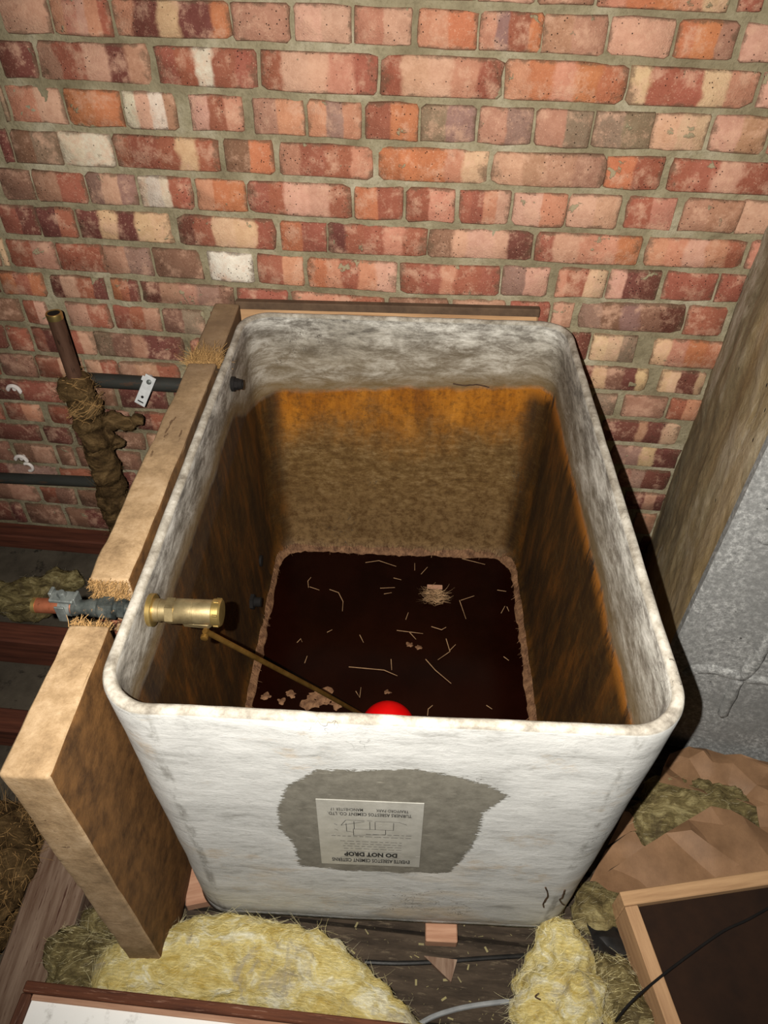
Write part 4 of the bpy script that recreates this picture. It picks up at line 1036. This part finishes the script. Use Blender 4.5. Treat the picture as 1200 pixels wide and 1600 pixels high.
# ------------------------------------------------------------------ blocks, cables, twigs
def block(u, v, size, rz, label, zt, m='block'):
    p = WZ(u, v, zt); bm = bmesh.new(); boxbm(bm, (0, 0, size[2]/2), size, None, .002)
    o = obj('wooden_block', bm, MT[m]); o.location = (p.x, p.y+size[1]/2, zt-size[2]); o.rotation_euler = (0, 0, rz)
    return tag(o, label, 'block', 'packing blocks under the cistern')
block(686, 1471, (.058, .16, .027), .06, 'sawn wooden block packed under the front edge of the cistern', .051)
block(292, 1412, (.05, .15, .027), .3, 'pale block wedged under the front left corner of the cistern', .051)
bm = bmesh.new(); p = WZ(688, 1506, .036)
v_ = [bm.verts.new(q) for q in ((-.03, .03, 0), (.03, .03, 0), (.02, -.006, 0), (-.03, .03, .011), (.03, .03, .011), (.02, -.006, .011))]
for f in ((2, 1, 0), (3, 4, 5), (0, 1, 4, 3), (1, 2, 5, 4), (2, 0, 3, 5)): bm.faces.new([v_[i] for i in f])
bmesh.ops.recalc_face_normals(bm, faces=bm.faces)
o = obj('wood_splinter', bm, MT['joisty']); o.location = (p.x, p.y-.02, .0245); tag(o, 'brown triangular wood offcut just below the sawn block', 'offcut')
def cable(name, pts, r, m, label, jit=None, cat='cable'):
    P = [V(p) for p in pts]; D = []
    for i in range(len(P)-1):
        a, b, c, d = P[max(i-1, 0)], P[i], P[i+1], P[min(i+2, len(P)-1)]
        for k in range(8):
            t = k/8; D.append(.5*((2*b)+(c-a)*t+(2*a-5*b+4*c-d)*t*t+(3*b-3*c+d-a)*t**3))
    D.append(P[-1]); c0 = D[0].copy(); o = tube(name, [p-c0 for p in D], r, MT[m], None, 8, jit); o.location = c0
    return tag(o, label, cat)
cable('black_cable', [WZ(u, v, TZ+z) for u, v, z in ((962, 1596, -.03), (985, 1567, .004), (1030, 1528, .004), (1080, 1490, .002), (1130, 1455, .003), (1170, 1436, .002), (1230, 1402, .003))], .0021, 'darkhole', 'thin black cable crossing the dark framed tray')
cable('floor_cable', [WZ(u, v, .03) for u, v in ((570, 1503), (620, 1505), (680, 1503), (760, 1497), (860, 1491))], .0042, 'black', 'black cable lying along the dusty floor in front of the wooden block')
cable('grey_cable', [WZ(u, v, z) for u, v, z in ((655, 1600, .03), (680, 1587, .034), (720, 1575, .03), (770, 1567, .03), (830, 1562, .032))], .0042, 'grey', 'curved grey cable on the floor between the two yellow wool piles')
tw = empty('twig', WZ(945, 1600, .12), 0, 'dark forked twig on the yellow wool at the bottom right', 'twig')
c0 = tw.location.copy()
tube('stem', [WZ(u, v, .12)-c0 for u, v in ((945, 1602), (932, 1592), (922, 1584), (912, 1580), (903, 1574))], [.0014, .0013, .0013, .0012, .0008], MT['twig'], tw, 6, (90, .0012))
tube('side_shoot', [WZ(u, v, .12)-c0 for u, v in ((923, 1584), (925, 1579), (928, 1576))], [.001, .001, .0006], MT['twig'], tw, 6)
cable('twig', [WZ(842, 1552, .118), WZ(836, 1558, .12), WZ(845, 1562, .119)], .0014, 'twig', 'tiny dark crooked twig on the yellow wool pile', (90, .001), 'twig')
bm = bmesh.new(); rdb = R(91)
for k in range(260):
    p = V((rdb.uniform(-.1, .5), rdb.uniform(.26, .5), .0255)); a = rdb.uniform(0, 6.28); L = rdb.choice((.001, .001, .0015, .002, .005)); d = V((math.cos(a), math.sin(a), rdb.uniform(0, .2)))*L; e_ = V((-d.y, d.x, 0))*rdb.uniform(.1, .4)
    bm.faces.new([bm.verts.new(q) for q in (p-d-e_, p+d-e_, p+d+e_+V((0, 0, .001)), p-d+e_)])
tag(obj('wood_chips', bm, MT['dwisp']), 'scattered dry chips and dust on the dark floor boards in front', 'debris', None, 'stuff')
# shiny torn black plastic between tray and cistern
P3 = [(915, 1440), (945, 1436), (975, 1462), (990, 1490), (960, 1502), (925, 1490)]
o = sheet('plastic_sheet', P3, .045, 'torn shiny black plastic between the tray and the cistern corner', 14, .012, .016)
o['category'] = 'plastic'; del o['group']; o.data.materials.clear(); o.data.materials.append(MT['black'])
MT['black'].node_tree.nodes['Principled BSDF'].inputs['Roughness'].default_value = .3
# hessian heap and straw at the far left
B = [(WZ(u, v, .03), r) for u, v, r in ((-20, 1290, (.07, .05, .04)), (20, 1300, (.05, .05, .045)), (-10, 1350, (.07, .06, .04)), (25, 1350, (.045, .05, .03)), (-25, 1410, (.06, .06, .03)), (5, 1400, (.035, .05, .022)))]
c0 = V(B[0][0]); c0.z = -.095
hs = empty('hessian_heap', c0, 0, 'brown hessian sacking heap beside the worn beam at the left edge', 'sacking')
B += [((p.x, p.y, -.05), (r[0], r[1], .06)) for p, r in B]
hb = blob('sacking', [(V(p)-c0, r) for p, r in B], MT['hessian'], hs, .008, .012, 22, .004, 80, 12, 0)
rh = R(77)
fibres('straw_fibre', surf_seeds(hb, 2500, rh, lambda p, n_: n_.z > 0, .9), MT['strand'], hs, .03, .0006, .7, rh, 3)
# dried leaves and shreds stuffed in the notch under the pipe
c0 = WZ(172, 968, .67)
lf = empty('dried_leaves', c0, 0, 'crumbled dry leaves stuffed between lagging slab and cistern under the pipe', 'leaves')
bm = bmesh.new()
for k in range(40):
    p = V((rh.uniform(-.012, .014), rh.uniform(-.025, .03), rh.uniform(-.04, .004))); a = V((rh.uniform(-1, 1), rh.uniform(-1, 1), rh.uniform(-1, 1))).normalized()*.011; b = a.cross(V((rh.uniform(-1, 1), .3, .6))).normalized()*.006
    v_ = [bm.verts.new(p+x) for x in (-a, -b+V((0, 0, .002)), a, b+V((0, 0, .003)))]; bm.faces.new(v_)
tag(obj('leaf_litter', bm, MT['dwood'], lf), kind='stuff')

def inside_back(u, v): 
    return WP(u, v, TP(0, TL/2-TKN-.012, 0), TY)
cable('stick', [inside_back(708, 597)-TY*.006, inside_back(722, 600)-TY*.006, inside_back(745, 599)-TY*.006, inside_back(764, 603)-TY*.006], .0016, 'twig', 'short dark stick lying along the back tide line inside the cistern', (90, .001), 'stick')
cable('root_strand', [inside_back(405, 772), inside_back(420, 795), inside_back(432, 822), inside_back(447, 838)], .0008, 'twig', 'thin dark root strand hanging in the back left corner of the cistern', (60, .0006), 'root')
cable('root_strand', [inside_back(647, 822), inside_back(645, 832), inside_back(646, 846)], .0008, 'twig', 'short dark root strand above the middle of the back waterline', None, 'root')
def frontp(u, v): return WP(u, v, FP, FN)-TY*.002
cable('root_strand', [frontp(852, 1384), frontp(856, 1398), frontp(850, 1406), frontp(849, 1415)], .0012, 'twig', 'left one of two black rootlets on the lower right front of the cistern', (80, .0016), 'root')
cable('root_strand', [frontp(882, 1388), frontp(879, 1398), frontp(875, 1405), frontp(881, 1412)], .0012, 'twig', 'right one of two black rootlets on the lower right front of the cistern', (80, .0016), 'root')
# ------------------------------------------------------------------ flotsam on the water
zw = TB+WL
def bit(pts, r=.0010, name='straw', label='dry straw bit floating on the dark water', cat='straw', group='straw bits on the water', m='straw'):
    P = [WZ(u, v, zw+.0012+.0015*i) for i, (u, v) in enumerate(pts)]; c0 = P[0].copy()
    o = tube(name, [p-c0 for p in P], [r]*(len(P)-1)+[r*.6], MT[m], None, 5); o.location = c0
    return tag(o, label, cat, group)
for pts in (((571, 879), (592, 876), (619, 885)), ((648, 891), (648, 880)), ((658, 897), (668, 886)), ((722, 873), (758, 882)), ((674, 871), (675, 863)), ((482, 918), (481, 908), (486, 902)), ((484, 917), (499, 922)),
            ((515, 921), (529, 926), (536, 940), (535, 955)), ((562, 992), (568, 1004)), ((511, 988), (519, 984)), ((464, 1004), (470, 998), (472, 1003)), ((594, 919), (617, 918)), ((600, 928), (612, 926)), ((615, 903), (627, 906)),
            ((634, 968), (638, 957)), ((620, 985), (661, 990)), ((640, 988), (650, 999)), ((718, 938), (728, 967)), ((720, 938), (741, 931)), ((697, 998), (703, 1018), (684, 1031)), ((702, 1017), (712, 1007)), ((665, 1030), (680, 1047), (705, 1068)),
            ((611, 1030), (612, 1047)), ((545, 1042), (600, 1047), (621, 1056)), ((556, 1080), (562, 1090), (564, 1074)), ((783, 958), (789, 947)), ((777, 922), (791, 924)), ((787, 1026), (795, 1032)), ((668, 1118), (669, 1108), (676, 1102)), ((760, 1102), (769, 1108)), ((792, 948), (795, 955)), ((476, 1036), (480, 1025)), ((674, 979), (690, 984), (697, 980))):
    bit(pts)
# one small slip of card with a tuft of straw
c0 = WZ(679, 920, zw); cd = empty('straw_tuft', c0, TH, 'tuft of shredded straw with a small pale card floating on the water', 'straw')
box('card', (0, .0, .007), (.04, .012, .006), MT['block'], cd, .001)
sd = [((rh.uniform(-.024, .024), rh.uniform(-.052, -.008), rh.uniform(.0, .012)), (rh.choice((-1, 1)), rh.uniform(-.6, .6), rh.uniform(-.05, .25))) for _ in range(260)]
fibres('shredded_straw', sd, MT['straw'], cd, .022, .0007, .5, rh)
# scum near the front left of the water
for k, (u, v, r) in enumerate(((505, 1090, .02), (485, 1098, .016), (455, 1085, .009), (440, 1096, .008), (415, 1088, .008), (525, 1100, .012), (640, 1008, .007), (655, 1012, .006), (605, 1082, .006))):
    c0 = WZ(u, v, zw); bm = bmesh.new(); n = 22; ctr = bm.verts.new((0, 0, .003)); rng_ = []
    for i in range(n):
        a = 6.283*i/n; q = r*(1+.7*fbm((math.cos(a)+k, math.sin(a), k), 1.3, 3)); rng_.append(bm.verts.new((q*math.cos(a)*1.3, q*math.sin(a), .0008)))
    for i in range(n): bm.faces.new((ctr, rng_[i], rng_[(i+1) % n]))
    o = obj('scum_patch', bm, MT['sludge']); o.location = c0; tag(o, 'flake of rusty scum floating on the dark water', 'scum', 'scum flakes on the water')
print('done', exec_parts, sum(len(o.data.polygons) for o in S.objects if o.type == 'MESH'))
